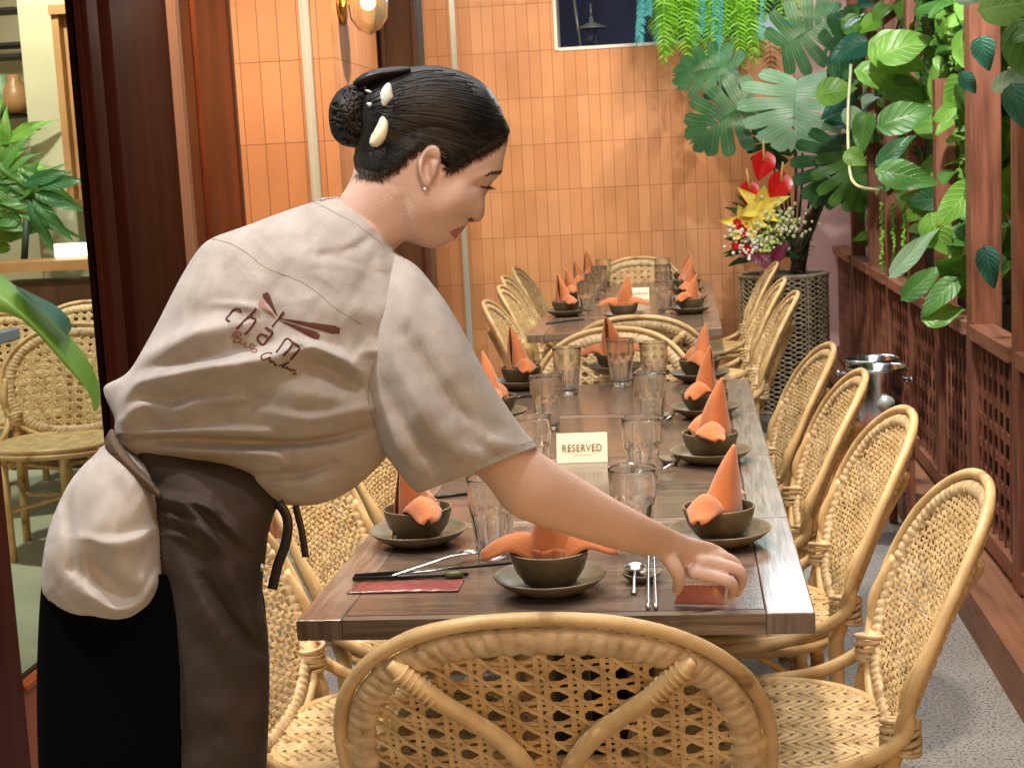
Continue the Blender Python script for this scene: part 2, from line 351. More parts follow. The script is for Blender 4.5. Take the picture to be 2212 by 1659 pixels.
# dark timber column past the pier
a = P(818, 80, 6.45).x; b = P(902, 80, 6.45).x
m = MB(); m.box(((a + b) / 2, 6.53, 1.75), (b - a, .16, 3.5)); m.box((b - .012, 6.44, 1.75), (.02, .03, 3.5)); m.box((a + .02, 6.44, 1.75), (.018, .03, 3.5))
m.box(((-2.2 + a) / 2, 6.53, 1.75), (a + 2.2 - .002, .10, 3.5))
tag(m.build('timber_column', 'walnut', smooth=False, bevel=.003), "dark brown timber column between the wall lamp and the back wall", 'column')
# left: folded mahogany doors
def panel(px0, px1, yy, Y0, Y1, xoff, mt):
    """slab on the door plane from Y0 to Y1"""
    return (XD + xoff, Y0, Y1, mt)
def YatX(px, py, X):   # depth where the ray meets the plane x=X
    d = ray(px, py); return X / d.x * d.y
dl = empty('glass_door', (XD, 3.9, 0), 0, "glazed mahogany door leaf with a view of the inner dining room", 'door')
def dpart(name, mb, mt, **k): mb.xf(Matrix.Translation((-XD, -3.9, 0))); return mb.build(name, mt, dl, smooth=False, **k)
Ys = YatX(190, 400, XD)          # near edge of the far stile
Ys2 = YatX(228, 400, XD)
m = MB(); m.box((XD, (Ys + Ys2) / 2, 1.5), (.045, Ys2 - Ys, 3.0)); m.box((XD + .03, Ys + .012, 1.5), (.02, .02, 3.0)); dpart('stile', m, 'mahogany', bevel=.004)
zrail = .26; Yn = YatX(12, 1300, XD)
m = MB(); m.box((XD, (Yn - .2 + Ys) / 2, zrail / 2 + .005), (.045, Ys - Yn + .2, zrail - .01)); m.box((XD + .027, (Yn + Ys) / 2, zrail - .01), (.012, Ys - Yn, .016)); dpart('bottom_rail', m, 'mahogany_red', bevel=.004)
m = MB(); m.box((XD, Yn - .09, 1.5), (.05, .18, 3.0)); dpart('stile', m, 'mahogany', bevel=.004)
m = MB(); m.box((XD, (Yn + Ys) / 2, 1.63), (.006, Ys - Yn, 2.74)); dpart('pane', m, 'pane')
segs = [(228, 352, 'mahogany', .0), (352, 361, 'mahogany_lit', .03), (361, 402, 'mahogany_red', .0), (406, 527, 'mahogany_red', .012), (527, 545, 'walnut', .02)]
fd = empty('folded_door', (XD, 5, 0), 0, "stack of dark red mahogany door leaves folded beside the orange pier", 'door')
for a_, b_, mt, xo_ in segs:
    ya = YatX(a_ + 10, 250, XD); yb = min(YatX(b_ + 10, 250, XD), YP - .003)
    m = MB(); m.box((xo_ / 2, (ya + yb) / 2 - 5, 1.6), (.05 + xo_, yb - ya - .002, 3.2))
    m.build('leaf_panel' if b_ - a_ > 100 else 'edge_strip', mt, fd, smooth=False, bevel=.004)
# interior beyond the glass
wallbox('interior_wall', -6.8, XD - .1, 9.3, 9.5, 0, 3.6, 'plaster_beige', "beige wall at the back of the inner dining room")
pl = P(64, 300, 8.2).x; pr_ = P(118, 300, 8.2).x
wallbox('beige_pillar', pl, P(190, 300, 8.2).x + .25, 8.2, 8.5, 0, 3.6, 'plaster_beige', "broad beige pillar inside behind the glass door", 'pillar')
mat('ochre', (.30, .15, .055), .4, (.38, .20, .08), 4)
a = P(126, 200, 8.1).x; zt_ = P(140, 22, 8.1).z; zb_ = P(160, 440, 8.1).z
m = MB(); m.box((a + .02, 8.14, (zt_ + zb_) / 2), (.04, .1, zt_ - zb_)); m.box((a + .11, 8.17, (zt_ + zb_) / 2), (.15, .04, zt_ - zb_)); m.box((a + .10, 8.12, zt_), (.2, .12, .05)); m.box((a + .10, 8.12, zb_), (.2, .12, .04))
tag(m.build('timber_niche', 'ochre', smooth=False), "ochre timber frame standing on the beige pillar", 'frame')
mat('ledge_glow', (1, 1, .9), .5, emit=(.85, 1, .8), estr=1.2)  # the counter ledge's brightness put into the material as emission
cn = empty('service_counter', (-3.0, 7.5, 0), 0, "low service counter with a bright white ledge inside", 'counter')
p0 = P(-20, 572, 7.5); p1 = P(215, 572, 7.5)
m = MB(); m.box(((p0.x + p1.x) / 2 + 3.0, .15, p0.z / 2 - .05), (p1.x - p0.x, .3, p0.z - .1)); m.build('body', 'walnut', cn, smooth=False)
m = MB(); m.box(((p0.x + p1.x) / 2 + 3.0, .12, p0.z - .018), (p1.x - p0.x, .38, .05)); m.build('counter_top', 'ochre', cn, smooth=False)
p2 = P(72, 560, 7.5)
m = MB(); m.box(((p2.x + p1.x) / 2 + 3.0, .30, p0.z + .045), (p1.x - p2.x, .06, .07)); m.build('bright_ledge', 'ledge_glow', cn, smooth=False)
# shelf unit far left
sh = empty('wall_shelf', (-3.5, 8.7, 0), 0, "dark metal shelving with jars at the edge of the inner room", 'shelf')
for yy in (25, 100, 125, 252):
    q = P(20, yy, 8.7); m = MB(); m.box((q.x + 3.5 - .25, 0, q.z), (.75, .25, .018)); m.build('shelf_board', 'steel_dark', sh, smooth=False)
for xx, yy, c in ((8, 245, 'leaf_pale'), (36, 245, 'ochre')):
    q = P(xx, yy, 8.6); m = MB(); m.lathe([(.001, 0), (.06, 0), (.085, .06), (.08, .14), (.04, .19), (.045, .22), (.001, .22)], 16, (q.x, q.y, q.z))
    tag(m.build('storage_jar', c), "rounded %s jar on the dark shelf inside" % ('pale green' if c[0] == 'l' else 'ochre patterned'), 'jar')
# ================================================================== TRELLIS (garden screen)
XT = .93
posts = [8.84, 8.0, 7.32, 6.6, 5.88, 5.2, 4.48, 3.76, 3.05]
zR = .86
wallbox('timber_plinth', .80, XT + .22, 1.5, YB, .0, .13, 'plinth', "low brown timber plinth under the trellis screen", 'plinth')
names = ["by the pink wall", "behind the woven planter", "beside the woven planter", "with thin post and hanging cord", "behind the ice buckets", "with wide post and clipped leaves", "with the broad coarse grained post", "reaching out of the frame", "beside the nearest chair"]
tall = {8.84: 3.3, 8.0: 3.3, 7.32: 3.3, 6.6: 3.3, 5.88: 1.7, 5.2: 3.3, 4.48: 3.3, 3.76: 3.3, 3.05: 3.3}
for i, y in enumerate(posts):
    s = .10 if y in (5.2, 4.48, 3.76) else .075
    e = empty('trellis_screen', (XT, y, .13), 0, "dark red timber lattice screen " + names[i], 'trellis', 'lattice screens along the garden side')
    h = tall[y] - .13
    m = MB(); m.box((s / 2, 0, h / 2 + .001), (s, s, h)); m.build('post', 'trellis', e, smooth=False, bevel=.004)
    if i == 0: y1 = YB - y - .02
    else: y1 = posts[i - 1] - y - .055
    y0 = s / 2 + .002; L = y1 - y0; yc = (y0 + y1) / 2
    m = MB(); m.box((.03, yc, zR - .13 - .025), (.085, L, .05)); m.build('top_rail', 'trellis_rail', e, smooth=False, bevel=.004)
    m = MB(); m.box((.03, yc, .05), (.06, L, .06)); m.build('bottom_rail', 'trellis_rail', e, smooth=False, bevel=.003)
    m = MB(); zt0, zt1 = .08, zR - .13 - .05
    n = max(3, round(L / .085)); 
    for k in range(1, n): m.box((.016, y0 + L * k / n, (zt0 + zt1) / 2), (.006, .012, zt1 - zt0 - .002))
    for k in range(1, 7): m.box((.026, yc, zt0 + (zt1 - zt0) * k / 7), (.014, L - .002, .028))
    m.build('lattice', 'trellis', e, smooth=False)
m = MB(); m.box((XT + .50, 6.2, .42), (.5, 7.4, .84)); pb = tag(m.build('backing_planter', 'pot_dark', smooth=False), "long dark planter box added behind the lattice screens to darken their gaps", 'planter')  # planter box added as dark backing behind the lattice
m = MB(); m.box((XT + .5, 6.2, .85), (.44, 7.3, .03)); m.build('soil', 'soil', pb, smooth=False)
mat('garden_dark', (.012, .05, .04), .9, (.04, .11, .075), 2.5, ramp=(.4, .62))
wallbox('garden_wall', XT + 2.2, XT + 2.4, 1, 14, 0, 4.2, 'garden_dark', "dark green garden wall beyond the climbing plants")
# ================================================================== TABLES
XL, XR_ = P(635, 1345, 2.32).x, 0.2
fr = G(1760, 1318, .75); fl = G(635, 1345, .75); YF = (fr.y + fl.y) / 2; XL, XR_ = fl.x, fr.x
TW = XR_ - XL; XC = (XL + XR_) / 2; TL = .634
def make_table():
    e = empty('dining_table', (0, 0, 0), 0, 'x', 'table')
    L = TL - .003; b, eb, g, t = .075, .022, .0018, .034
    m = MB(); m.box((0, L / 2, .75 - .006 - (t - .006) / 2), (TW - .004, L - .004, t - .006)); m.build('core', 'dark_gap', e, smooth=False)
    m = MB(); m.box((0, L / 2, .75 - .005), (TW - 2 * b - 2 * g, L - 2 * eb - 2 * g, .010)); m.build('centre_panel', 'oak_cross', e, smooth=False)
    for s in (-1, 1): m = MB(); m.box((s * (TW / 2 - b / 2), L / 2, .75 - t / 2), (b, L, t)); m.build('side_board', 'oak_border', e, smooth=False, bevel=.0025)
    for yy in (eb / 2, L - eb / 2): m = MB(); m.box((0, yy, .75 - t / 2 - .0002), (TW - 2 * b - .0006, eb, t - .0004)); m.build('end_board', 'oak_edge', e, smooth=False, bevel=.001)
    m = MB(); m.tube([(0, L / 2, .715), (0, L / 2, .03)], .035, 16); m.box((0, L / 2, .705), (.4, .3, .015)); m.build('pedestal', 'steel_dark', e)
    m = MB(); m.box((0, L / 2, .012), (.46, .42, .024)); m.build('foot_plate', 'steel_dark', e, smooth=False, bevel=.006)
    return e
tb = make_table(); used = False
tl = ["front dark oak table carrying the red napkin packets", "dark oak table under the cream reserved card", "dark oak table third from the front with water glasses", "dark oak table at the far end of the long row"]
for i in range(4): place(tb, used, (XC, YF + i * TL, 0), 0, tl[i], 'oak tables pushed into one long row'); used = True
YF2 = (G(1559, 712, .75).y + G(1144, 720, .75).y) / 2; XC2 = (G(1559, 712, .75).x + G(1144, 718, .75).x) / 2
tl2 = ["nearest table of the far row facing the lone end setting", "second table of the far row by its small reserved card", "third table of the far row among crowded glasses", "last oak table in front of the round cane chair"]
for i in range(4): place(tb, True, (XC2, YF2 + i * TL, 0), 0, tl2[i], 'oak tables of the far row')
# ================================================================== CHAIRS
def bw(z, k=1.):    # half width of backrest
    q = abs((z - .655) / .232); return .278 * max(0., 1 - q ** 2.3) ** (1 / 2.15) * k
def yb(z): return -.215 - .40 * (z - .44)
def BS(x, z, off=0.):   # point on the backrest surface (+off towards the sitter)
    return Vector((x, yb(z) + .045 * (x / .27) ** 2 + off * .93, z + off * .37))
def ribbon(m, pts, wdt, wave, ph, nrm=None):
    pass
def make_chair(cane, hero=False):
    e = empty('rattan_chair', (0, 0, 0), 0, 'x', 'chair', 'g')
    # rim outline
    N = 88; rim = []
    for i in range(N):
        th = 2 * math.pi * i / N; c_, s_ = math.cos(th), math.sin(th)
        rim.append((math.copysign(abs(c_) ** (2 / 2.25), c_) * .278, .655 + math.copysign(abs(s_) ** (2 / 2.25), s_) * .228))
    m = MB(); m.tube([BS(x, z, .004) for x, z in rim], [.0098 + .0011 * (i % 22 == 7) + .0006 * (i % 22 in (6, 8)) for i in range(N)], 10, True); m.build('backrest_frame', 'rattan', e)
    # wrapped band inside the rim
    m = MB(); K = 84; n = 10; secs = []
    NB = K * 5; cxz = Vector((0, .655))
    for i in range(NB):
        th = 2 * math.pi * i / NB; c_, s_ = math.cos(th), math.sin(th)
        x = math.copysign(abs(c_) ** (2 / 2.25), c_) * .278; z = .655 + math.copysign(abs(s_) ** (2 / 2.25), s_) * .228
        d = Vector((x, z)) - cxz; f0 = 1 - .010 / d.length; f1 = 1 - (.050 if cane else .038) / d.length
        wv = (i % 5) / 5.; rr = (math.sin((i // 5) * 12.9) * 43758.5 % 1) * .0016
        bulge = (.0062 if i % 5 == 0 else .0092 + .0016 * math.sin(math.pi * wv)) + rr
        for j in range(n):
            a = 2 * math.pi * j / n; u = .5 - .5 * math.cos(a); f = f0 + (f1 - f0) * (u + .03 * math.sin(i * .9) * (u > .8))
            secs.append(BS(d.x * f, .655 + d.y * f, math.sin(a) * bulge))
    fs = [(i * n + j, i * n + (j + 1) % n, ((i + 1) % NB) * n + (j + 1) % n, ((i + 1) % NB) * n + j) for i in range(NB) for j in range(n)]
    m.add(secs, fs); m.build('wrapped_band', 'cane_bind', e)
    # weave
    m = MB(); k_in = .86 if cane else .89
    def inside(x, z):
        zz = .655 + (z - .655) / k_in
        return abs(x) / k_in < bw(zz)
    def strip(a, b, wd, amp, per, ph, off):
        a = Vector(a); b = Vector(b); L = (b - a).length; st = .008; n_ = int(L / st); d = (b - a).normalized(); q = Vector((-d.y, d.x)) * wd / 2
        run = []
        def flush():
            if len(run) > 1:
                vs = []
                for (p, o) in run:
                    vs.append(BS(p.x + q.x, p.y + q.y, o - .0004)); vs.append(BS(p.x, p.y, o + .0006)); vs.append(BS(p.x - q.x, p.y - q.y, o - .0004))
                fs = []
                for i_ in range(len(run) - 1):
                    b_ = i_ * 3; fs += [(b_, b_ + 3, b_ + 4, b_ + 1), (b_ + 1, b_ + 4, b_ + 5, b_ + 2)]
                m.add(vs, fs)
            run.clear()
        for i_ in range(n_ + 1):
            p = a + d * (i_ * st)
            if inside(p.x, p.y): run.append((p, off + amp * math.sin(2 * math.pi * i_ * st / per + ph)))
            else: flush()
        flush()
    if cane:
        px_, pz_ = .0405, .032
        for k in range(-9, 10):
            for s_ in (-1, 1):
                strip((k * px_ + s_ * .0056 + R.uniform(-.0006, .0006), .42), (k * px_ + s_ * .0056, .89), .0068, .0014, pz_ * 2, k * 3.14 + s_, 0)
                strip((-.28, .655 + k * pz_ + s_ * .0046), (.28, .655 + k * pz_ + s_ * .0046 + R.uniform(-.0006, .0006)), .0060, .0014, px_ * 2, k * 3.14 + 1.5 + s_, .0012)
        for k in range(-24, 25):
            for s_ in (-1, 1):
                x0 = (k + .5) * px_
                strip((x0 - s_ * px_ * 9, .655 - 9 * pz_), (x0 + s_ * px_ * 9, .655 + 9 * pz_), .0060, .0018, (px_ ** 2 + pz_ ** 2) ** .5 * 1.0, s_ * 1.2, .0026 * s_)
        # back braces
    else:
        # basket weave: stakes and wefts over each other, small slots in bands
        sp = .0175
        for k in range(-16, 17):
            strip((k * sp, .42), (k * sp, .89), .0075, .0010, .022, k * 3.14, 0)
        nw = 46
        for k in range(nw):
            z = .43 + .455 * (k + .5) / nw
            sh_ = (k * .35) % (2 * math.pi)
            strip((-.28, z + R.uniform(-.0008, .0008)), (.28, z), .0072 if k % 5 else .0048, .0042, sp * 2, k * math.pi, .0005)
        for k in range(-26, 27, 2):
            strip((k * sp - .24, .42), (k * sp + .24, .89), .0035, .003, .022, k, .002)
    m.build('backrest_weave', 'cane', e)
    # two braces on the rear, meeting at the centre
    for s_ in (-1, 1):
        pts = cr([(s_ * .185, .826), (s_ * .158, .80), (s_ * .120, .765), (s_ * .06, .715), (s_ * .024, .655), (s_ * .0155, .58), (s_ * .0155, .45)], 8)
        m = MB(); pts = pts if cane else pts[12:]; m.tube([BS(p[0], p[1], -.017) for p in pts], [min(.0125, .0070 + .0014 * k) for k in range(len(pts))], 10)
        for k in range(7 if cane else 0):
            c = BS(s_ * (.172 - k * .0062), .813 - k * .0062, -.016); t_ = Vector((s_ * .7, 0, .7)); u_ = Vector((s_ * .7, 0, -.7)); w_ = Vector((0, 1, .3)).normalized()
            m.tube([c + u_ * (.0120 * math.cos(a)) + w_ * (.0128 * math.sin(a)) for a in [2 * math.pi * q / 12 for q in range(12)]], .0030, 6, True)
        m.build('brace', 'rattan', e)
    # seat
    def so(th):   # seat outline
        c_, s_ = math.cos(th), math.sin(th); return (.225 * math.copysign(abs(c_) ** .85, c_), .0 + .222 * math.copysign(abs(s_) ** .85, s_))
    m = MB(); m.tube([(*so(2 * math.pi * i / 56), .445) for i in range(56)], .0125, 10, True)
    m.tube([(x * 1.04, y * 1.04, .425) for x, y in (so(2 * math.pi * i / 56) for i in range(56))], .011, 8, True); m.build('seat_rim', 'rattan', e)
    m = MB(); NS = 52 if hero else 44
    st = .45 / NS
    vs = []; fs = []
    # herringbone ribbons as small raised tiles
    for i in range(NS):
        for j in range(NS // 2):
            x0 = -.225 + i * st; zig = abs((i % 8) - 4) * st * .9
            y0 = -.235 + j * st * 2.05 + zig
            cx_, cy_ = x0 + st / 2, y0 + st
            if (abs(cx_) / .222) ** 2.3 + (abs(cy_) / .22) ** 2.3 > 1: continue
            dg = st * .55 * (1 if (i % 8) < 4 else -1)
            h0 = .452; 
            m.add([(x0 + .0002, y0 - dg, h0 - .0016), (x0 + st - .0002, y0 + dg, h0 - .0016), (x0 + st - .0002, y0 + dg + st * .9, h0 + .0016), (x0 + .0002, y0 - dg + st * .9, h0 + .0016),
                   (x0 + st - .0002, y0 + dg + st * 1.8, h0 - .0016), (x0 + .0002, y0 - dg + st * 1.8, h0 - .0016)], [(0, 1, 2, 3), (3, 2, 4, 5)])
    m.build('seat_weave', 'cane', e)
    m = MB(); m.add([(x * .985, y * .985, .4475) for x, y in (so(2 * math.pi * i / 40) for i in range(40))] + [(0, 0, .4475)], [(i, (i + 1) % 40, 40) for i in range(40)]); m.build('seat_base', 'cane_bind', e)
    # hoops from the backrest to the seat front
    for s_ in (-1, 1):
        pts = cr([(s_ * .262, yb(.68) + .045, .68), (s_ * .262, yb(.60) + .055, .60), (s_ * .25, -.215, .52), (s_ * .243, -.12, .462), (s_ * .245, .02, .438), (s_ * .19, .16, .43)], 7)
        m = MB(); m.tube([tuple(p) for p in pts], .0125, 10); m.build('side_hoop', 'rattan', e)
    for s_ in (-1, 1):
        bx = s_ * .215
        m = MB(); m.tube([(bx * 1.02, -.205, 0), (bx, -.195, .3), (bx, -.195, .45), (bx * 1.04, -.225, .545)], .0165, 12); lg = m.build('leg', 'rattan', e)
        m = MB()
        for k in range(6): c = Vector((bx * 1.03, -.215, .49 + k * .0095)); m.tube([c + Vector((math.cos(a) * .025, math.sin(a) * .030, .006 * math.sin(a + k))) for a in [2 * math.pi * q / 14 for q in range(14)]], .0052, 6, True)
        m.build('binding', 'cane_bind', lg)
        m = MB(); m.tube([(s_ * .165, .16, 0), (s_ * .17, .155, .43)], .0165, 12); lg = m.build('leg', 'rattan', e)
        m = MB()
        for k in range(4): c = Vector((s_ * .17, .155, .40 + k * .0095)); m.tube([c + Vector((math.cos(a) * .021, math.sin(a) * .021, 0)) for a in [2 * math.pi * q / 12 for q in range(12)]], .005, 6, True)
        m.build('binding', 'cane_bind', lg)
        m = MB(); m.tube([(s_ * .205, -.19, .19), (s_ * .19, -.05, .28), (s_ * .175, .10, .30), (s_ * .168, .15, .20)], .009, 8); m.build('stretcher', 'rattan', e)
    m = MB(); m.tube([(-.165, .155, .20), (0, .0, .22), (.165, .155, .20)], .009, 8); m.tube([(-.205, -.19, .20), (0, -.04, .22), (.205, -.19, .20)], .009, 8); m.build('stretcher', 'rattan', e)
    return e
cA = make_chair(True, True); cB = make_chair(False)
uA = uB = False
# end chairs: origin so the backrest top sits where the photograph shows it (back top local y = -.392, z .883)
def end_chair(px, py, face, label, group, zt=.883, dx=0, sx=1.):
    global uA
    g = G(px, py, zt + .008); s = 1 if face > 0 else -1
    o = place(cA, uA, (g.x + dx, g.y + s * .40, 0), 0 if s > 0 else math.pi, label, group); uA = True; o.scale.x = sx
GE, GL, GT, GI = 'cane chairs at the table ends', 'woven chairs on the doorway side', 'woven chairs on the trellis side', 'chairs in the inner dining room'
end_chair(1199, 1332, 1, "large cane chair nearest the camera at the front end of the long table", GE, dx=-.026, sx=1.065)
end_chair(1325, 705, -1, "cane chair facing the camera at the far end of the long table", GE)
end_chair(1370, 682, 1, "cane chair seen from behind at the near end of the far table", GE)
end_chair(1378, 554, -1, "cane chair standing against the terracotta back wall", GE)
def side_chair(px, py, s, label, group, dx=0, yaw=0.):
    """s=+1: on the trellis side, facing -x"""
    global uB
    g = G(px, py, .893)
    place(cB, uB, (g.x - s * .385 + dx, g.y + .02, 0), (math.pi / 2 if s > 0 else -math.pi / 2) + yaw, label, group); uB = True
rt = [(2128, 1028), (1968, 886), (1866, 801), (1798, 744)]
rn = ["woven chair on the trellis side nearest the camera", "woven chair on the trellis side, second from the camera", "woven chair on the trellis side in front of the ice buckets", "woven chair on the trellis side, fourth from the camera beside the ice buckets"]
for i, (a_, b_) in enumerate(rt): side_chair(a_, b_, 1, rn[i], GT, yaw=R.uniform(-.04, .04))
xl = XL - .345
ln = ["woven chair beside the waitress's apron on the doorway side", "woven chair behind the apron strings on the doorway side", "woven chair on the doorway side under the bending waitress", "woven chair on the doorway side hidden mostly by her sleeve"]
for i in range(4):
    place(cB, True, (XL + .09, YF + .30 + i * TL, 0), -math.pi / 2, ln[i], GL)
rf = [(1722, 629), (1694, 601), (1678, 566)]
rfn = ["woven chair at the far table nearest on the planter side", "middle woven chair at the far table before the planter", "farthest woven chair at the far table beside the bouquet"]
for i, (a_, b_) in enumerate(rf): side_chair(a_, b_, 1, rfn[i], 'woven chairs at the far table, planter side')
lf = [(1046, 649), (1078, 617), (1086, 596), (1110, 577)]
lfn = ["woven chair at the far table nearest on the doorway side", "second woven chair at the far table on the doorway side", "third woven chair at the far table on the doorway side", "farthest woven chair at the far table on the doorway side"]
for i, (a_, b_) in enumerate(lf): side_chair(a_, b_, -1, lfn[i], 'woven chairs at the far table, doorway side')
# inner room chairs
def in_chair(px, py, Y, rz, label, c=None):
    g = P(px, py, Y); place(cA, True, (g.x, Y, 0.008), rz, label, GI)
in_chair(112, 800, 5.75, math.pi + .12, "cane chair just behind the glass door showing its front")
in_chair(128, 700, 7.0, math.pi, "cane chair with arched back against the counter inside")
in_chair(12, 700, 6.5, math.pi + .5, "cane chair at the left edge behind the big leaf")
in_chair(228, 700, 6.6, math.pi - .6, "cane chair half hidden by the mahogany door stile")
# ================================================================== TABLEWARE
ZT = .7502
def mk_bowl():
    m = MB(); m.lathe([(.001, .004), (.026, .003), (.028, 0), (.031, 0), (.044, .010), (.058, .030), (.0645, .052), (.0655, .060), (.0645, .0625), (.0625, .060), (.0615, .052), (.054, .030), (.036, .013), (.001, .009)], 48)
    o = m.build('bowl', 'stone_bowl'); m = MB(); m.tube([(.0642 * math.cos(a), .0642 * math.sin(a), .0615) for a in [2 * math.pi * i / 48 for i in range(48)]], .0016, 6, True); m.build('rim', 'stone_rim', o); return tag(o, 'x', 'bowl')
def mk_plate():
    m = MB(); m.lathe([(.001, .004), (.040, .003), (.042, 0), (.048, 0), (.062, .006), (.082, .017), (.093, .027), (.0945, .0295), (.093, .0305), (.090, .028), (.076, .019), (.056, .010), (.001, .008)], 56)
    o = m.build('plate', 'stone_plate'); m = MB(); m.tube([(.0935 * math.cos(a), .0935 * math.sin(a), .0296) for a in [2 * math.pi * i / 56 for i in range(56)]], .0014, 6, True); m.build('rim', 'stone_rim', o); return tag(o, 'x', 'plate')
def mk_napkin(v):
    """folded cloth: an upright pointed spire and two wings along local x"""
    e = empty('napkin', (0, 0, 0), 0, 'x', 'napkin'); rr = random.Random(v)
    hgt = .135 + rr.uniform(-.01, .012); lean = (-1) ** v * rr.uniform(.010, .026)
    def spire(u, w):   # u along height, w across; a spiral so that one layer laps over the other
        a = (w - .5) * 2; ph = a * (3.5 - .9 * u) + .5 * (v - 1)
        r = (.041 * max(0, 1 - u) ** .92 * (.92 + .60 * u) + .0012) * (1 + .10 * a); r *= 1 + .09 * math.sin(a * (4 + v) + v * 2) * (1 - u)
        x = math.sin(ph) * r * 1.08 + lean * u ** 1.8; y = -math.cos(ph) * r * .80 + .006 + .018 * u * u - .009 * abs(math.sin(ph * 1.5 + v)) * (1 - u) + .008 * abs(a + .15) * (1 - u)
        return (x, y, .008 + hgt * u - abs(a) ** 2 * .016 * (1 - u) + .010 * a * u * (1 - u))
    m = MB(); m.grid(spire, 30, 34); m.build('spire', 'napkin', e, solid=.0016)
    m = MB(); m.grid(lambda u, w: ((w - .5) * .052 * (1 - u) + lean * u * .8, .004 - .020 * math.cos((w - .5) * 2.6) * (1 - u) + .012 * u, .015 + hgt * .72 * u), 16, 12); m.build('inner_fold', 'napkin', e, solid=.0016)
    for s in (-1, 1):
        L = .100 + rr.uniform(-.006, .008); rise = rr.uniform(.0, .008)
        def wing(u, w, s=s, L=L):
            a = (w - .5) * 2; wd = .044 * (1 - .66 * u ** 1.5) * (.40 + .60 * min(1, u * 3.0))
            wd *= math.sqrt(max(0, 1 - max(0, (u - .86) / .14) ** 2)) * .5 + .5; x = s * (.006 + L * u); z = .044 + .030 * math.sin(min(1, u * 1.7) * 1.5) - .034 * u * u + rise * u - abs(a) ** 2 * .032 * (1 - .72 * u)
            return (x, a * wd * .9 - .004 + .004 * math.sin(u * 5 + v), z + .007 * (1 - abs(a)) * (1 - u) + .002 * math.sin(u * 9 + a * 3 + v))
        m = MB(); m.grid(wing, 20, 16); m.build('wing', 'napkin', e, solid=.0018)
    m = MB(); m.grid(lambda u, w: ((w - .5) * .05, -.030 + .008 * math.cos(w * 9), .020 + .028 * u), 6, 14); m.build('band', 'napkin', e, solid=.0016)
    return e
def mk_glass():
    NF = 10
    def rf(r, z, th, k):
        q = abs(math.sin(th * NF / 2)); lim = .088 - .014 * (1 - math.sqrt(max(0, 1 - (1 - q) ** 2)))
        if z < lim and z > .010: 
            dd = min(1, (lim - z) / .008, (z - .010) / .006); return r * (1 - .13 * dd * (1 - (1 - q) ** 2 * .9))
        return r
    ext = [(.001, .0), (.028, .0), (.0305, .003), (.0315, .010)] + [(.0315 + (.0415 - .0315) * t, .010 + .082 * t) for t in [i / 22 for i in range(1, 23)]] + [(.0418, .096), (.0428, .115), (.0442, .142), (.0446, .148)]
    m = MB(); m.lathe(ext, 120, rf=rf)
    m.lathe([(.0446, .148), (.0438, .1495), (.0430, .148), (.0415, .115), (.0395, .094), (.036, .07), (.030, .022), (.026, .014), (.001, .012)], 120)
    o = m.build('water_glass', 'glass'); 
    bm = bmesh.new(); bm.from_mesh(o.data); bmesh.ops.remove_doubles(bm, verts=bm.verts, dist=1e-5); bm.to_mesh(o.data); bm.free()
    return tag(o, 'x', 'glass', 'empty ribbed water glasses')
bowl, plate, glass = mk_bowl(), mk_plate(), mk_glass(); naps = [mk_napkin(i) for i in range(4)]; U = {}
for q_ in naps: q_.scale = (1.08, 1.08, 1.14)
def put(pr, loc, rz, label, group, k):
    o = place(pr, U.get(k, False), loc, rz, label, group); U[k] = True; return o
def setting(px, py, rz, where, nv, tilt=0.):
    g = G(px, py, ZT + .001); x, y = g.x, g.y
    put(plate, (x, y, ZT), 0, "olive stoneware plate " + where, 'round stoneware plates', 'p')
    put(bowl, (x, y, ZT + .0085), 0, "dark olive bowl holding a napkin " + where, 'stoneware bowls', 'b')
    put(naps[nv], (x, y, ZT + .024), rz + R.uniform(-.15, .15), "folded orange napkin " + where, 'folded orange napkins', 'n%d' % nv)
pi = math.pi
S = [(1190, 1275, pi * 0 + .05, "at the front end below the forearm", 0), (906, 1172, pi / 2 + .35, "on the front corner beside the steel fork", 1),
     (1555, 1172, -pi / 2 - .25, "just behind the reaching hand", 3), (1536, 996, -pi / 2 + .1, "beside the joint between second and third tables", 2),
     (1524, 898, -pi / 2 - .15, "third from the hand along the trellis side", 0), (1512, 822, -pi / 2 + .2, "last on the trellis side of the long table", 3),
     (1330, 806, pi, "at the far end before the arched cane chair", 0), (1128, 838, pi / 2 + .15, "last on the doorway side of the long table", 2),
     (1068, 908, pi / 2, "peeping out beside the grey sleeve", 0), (985, 1000, pi / 2, "hidden behind the hanging grey sleeve", 1),
     (1223, 682, pi / 2 + .2, "nearest on the doorway side of the far table", 2), (1348, 690, .0, "at the near end of the far table", 0), (1492, 676, -pi / 2 - .3, "nearest on the planter side of the far table", 1),
     (1238, 656, pi / 2, "second on the doorway side of the far table", 1), (1256, 634, pi / 2 - .2, "third on the doorway side of the far table", 3), (1276, 615, pi / 2, "farthest on the doorway side of the far table", 2),
     (1488, 652, -pi / 2, "second on the planter side of the far table", 2), (1484, 632, -pi / 2 + .2, "third on the planter side of the far table", 0), (1480, 616, -pi / 2, "farthest on the planter side of the far table", 1)]
for s_ in S: setting(*s_)
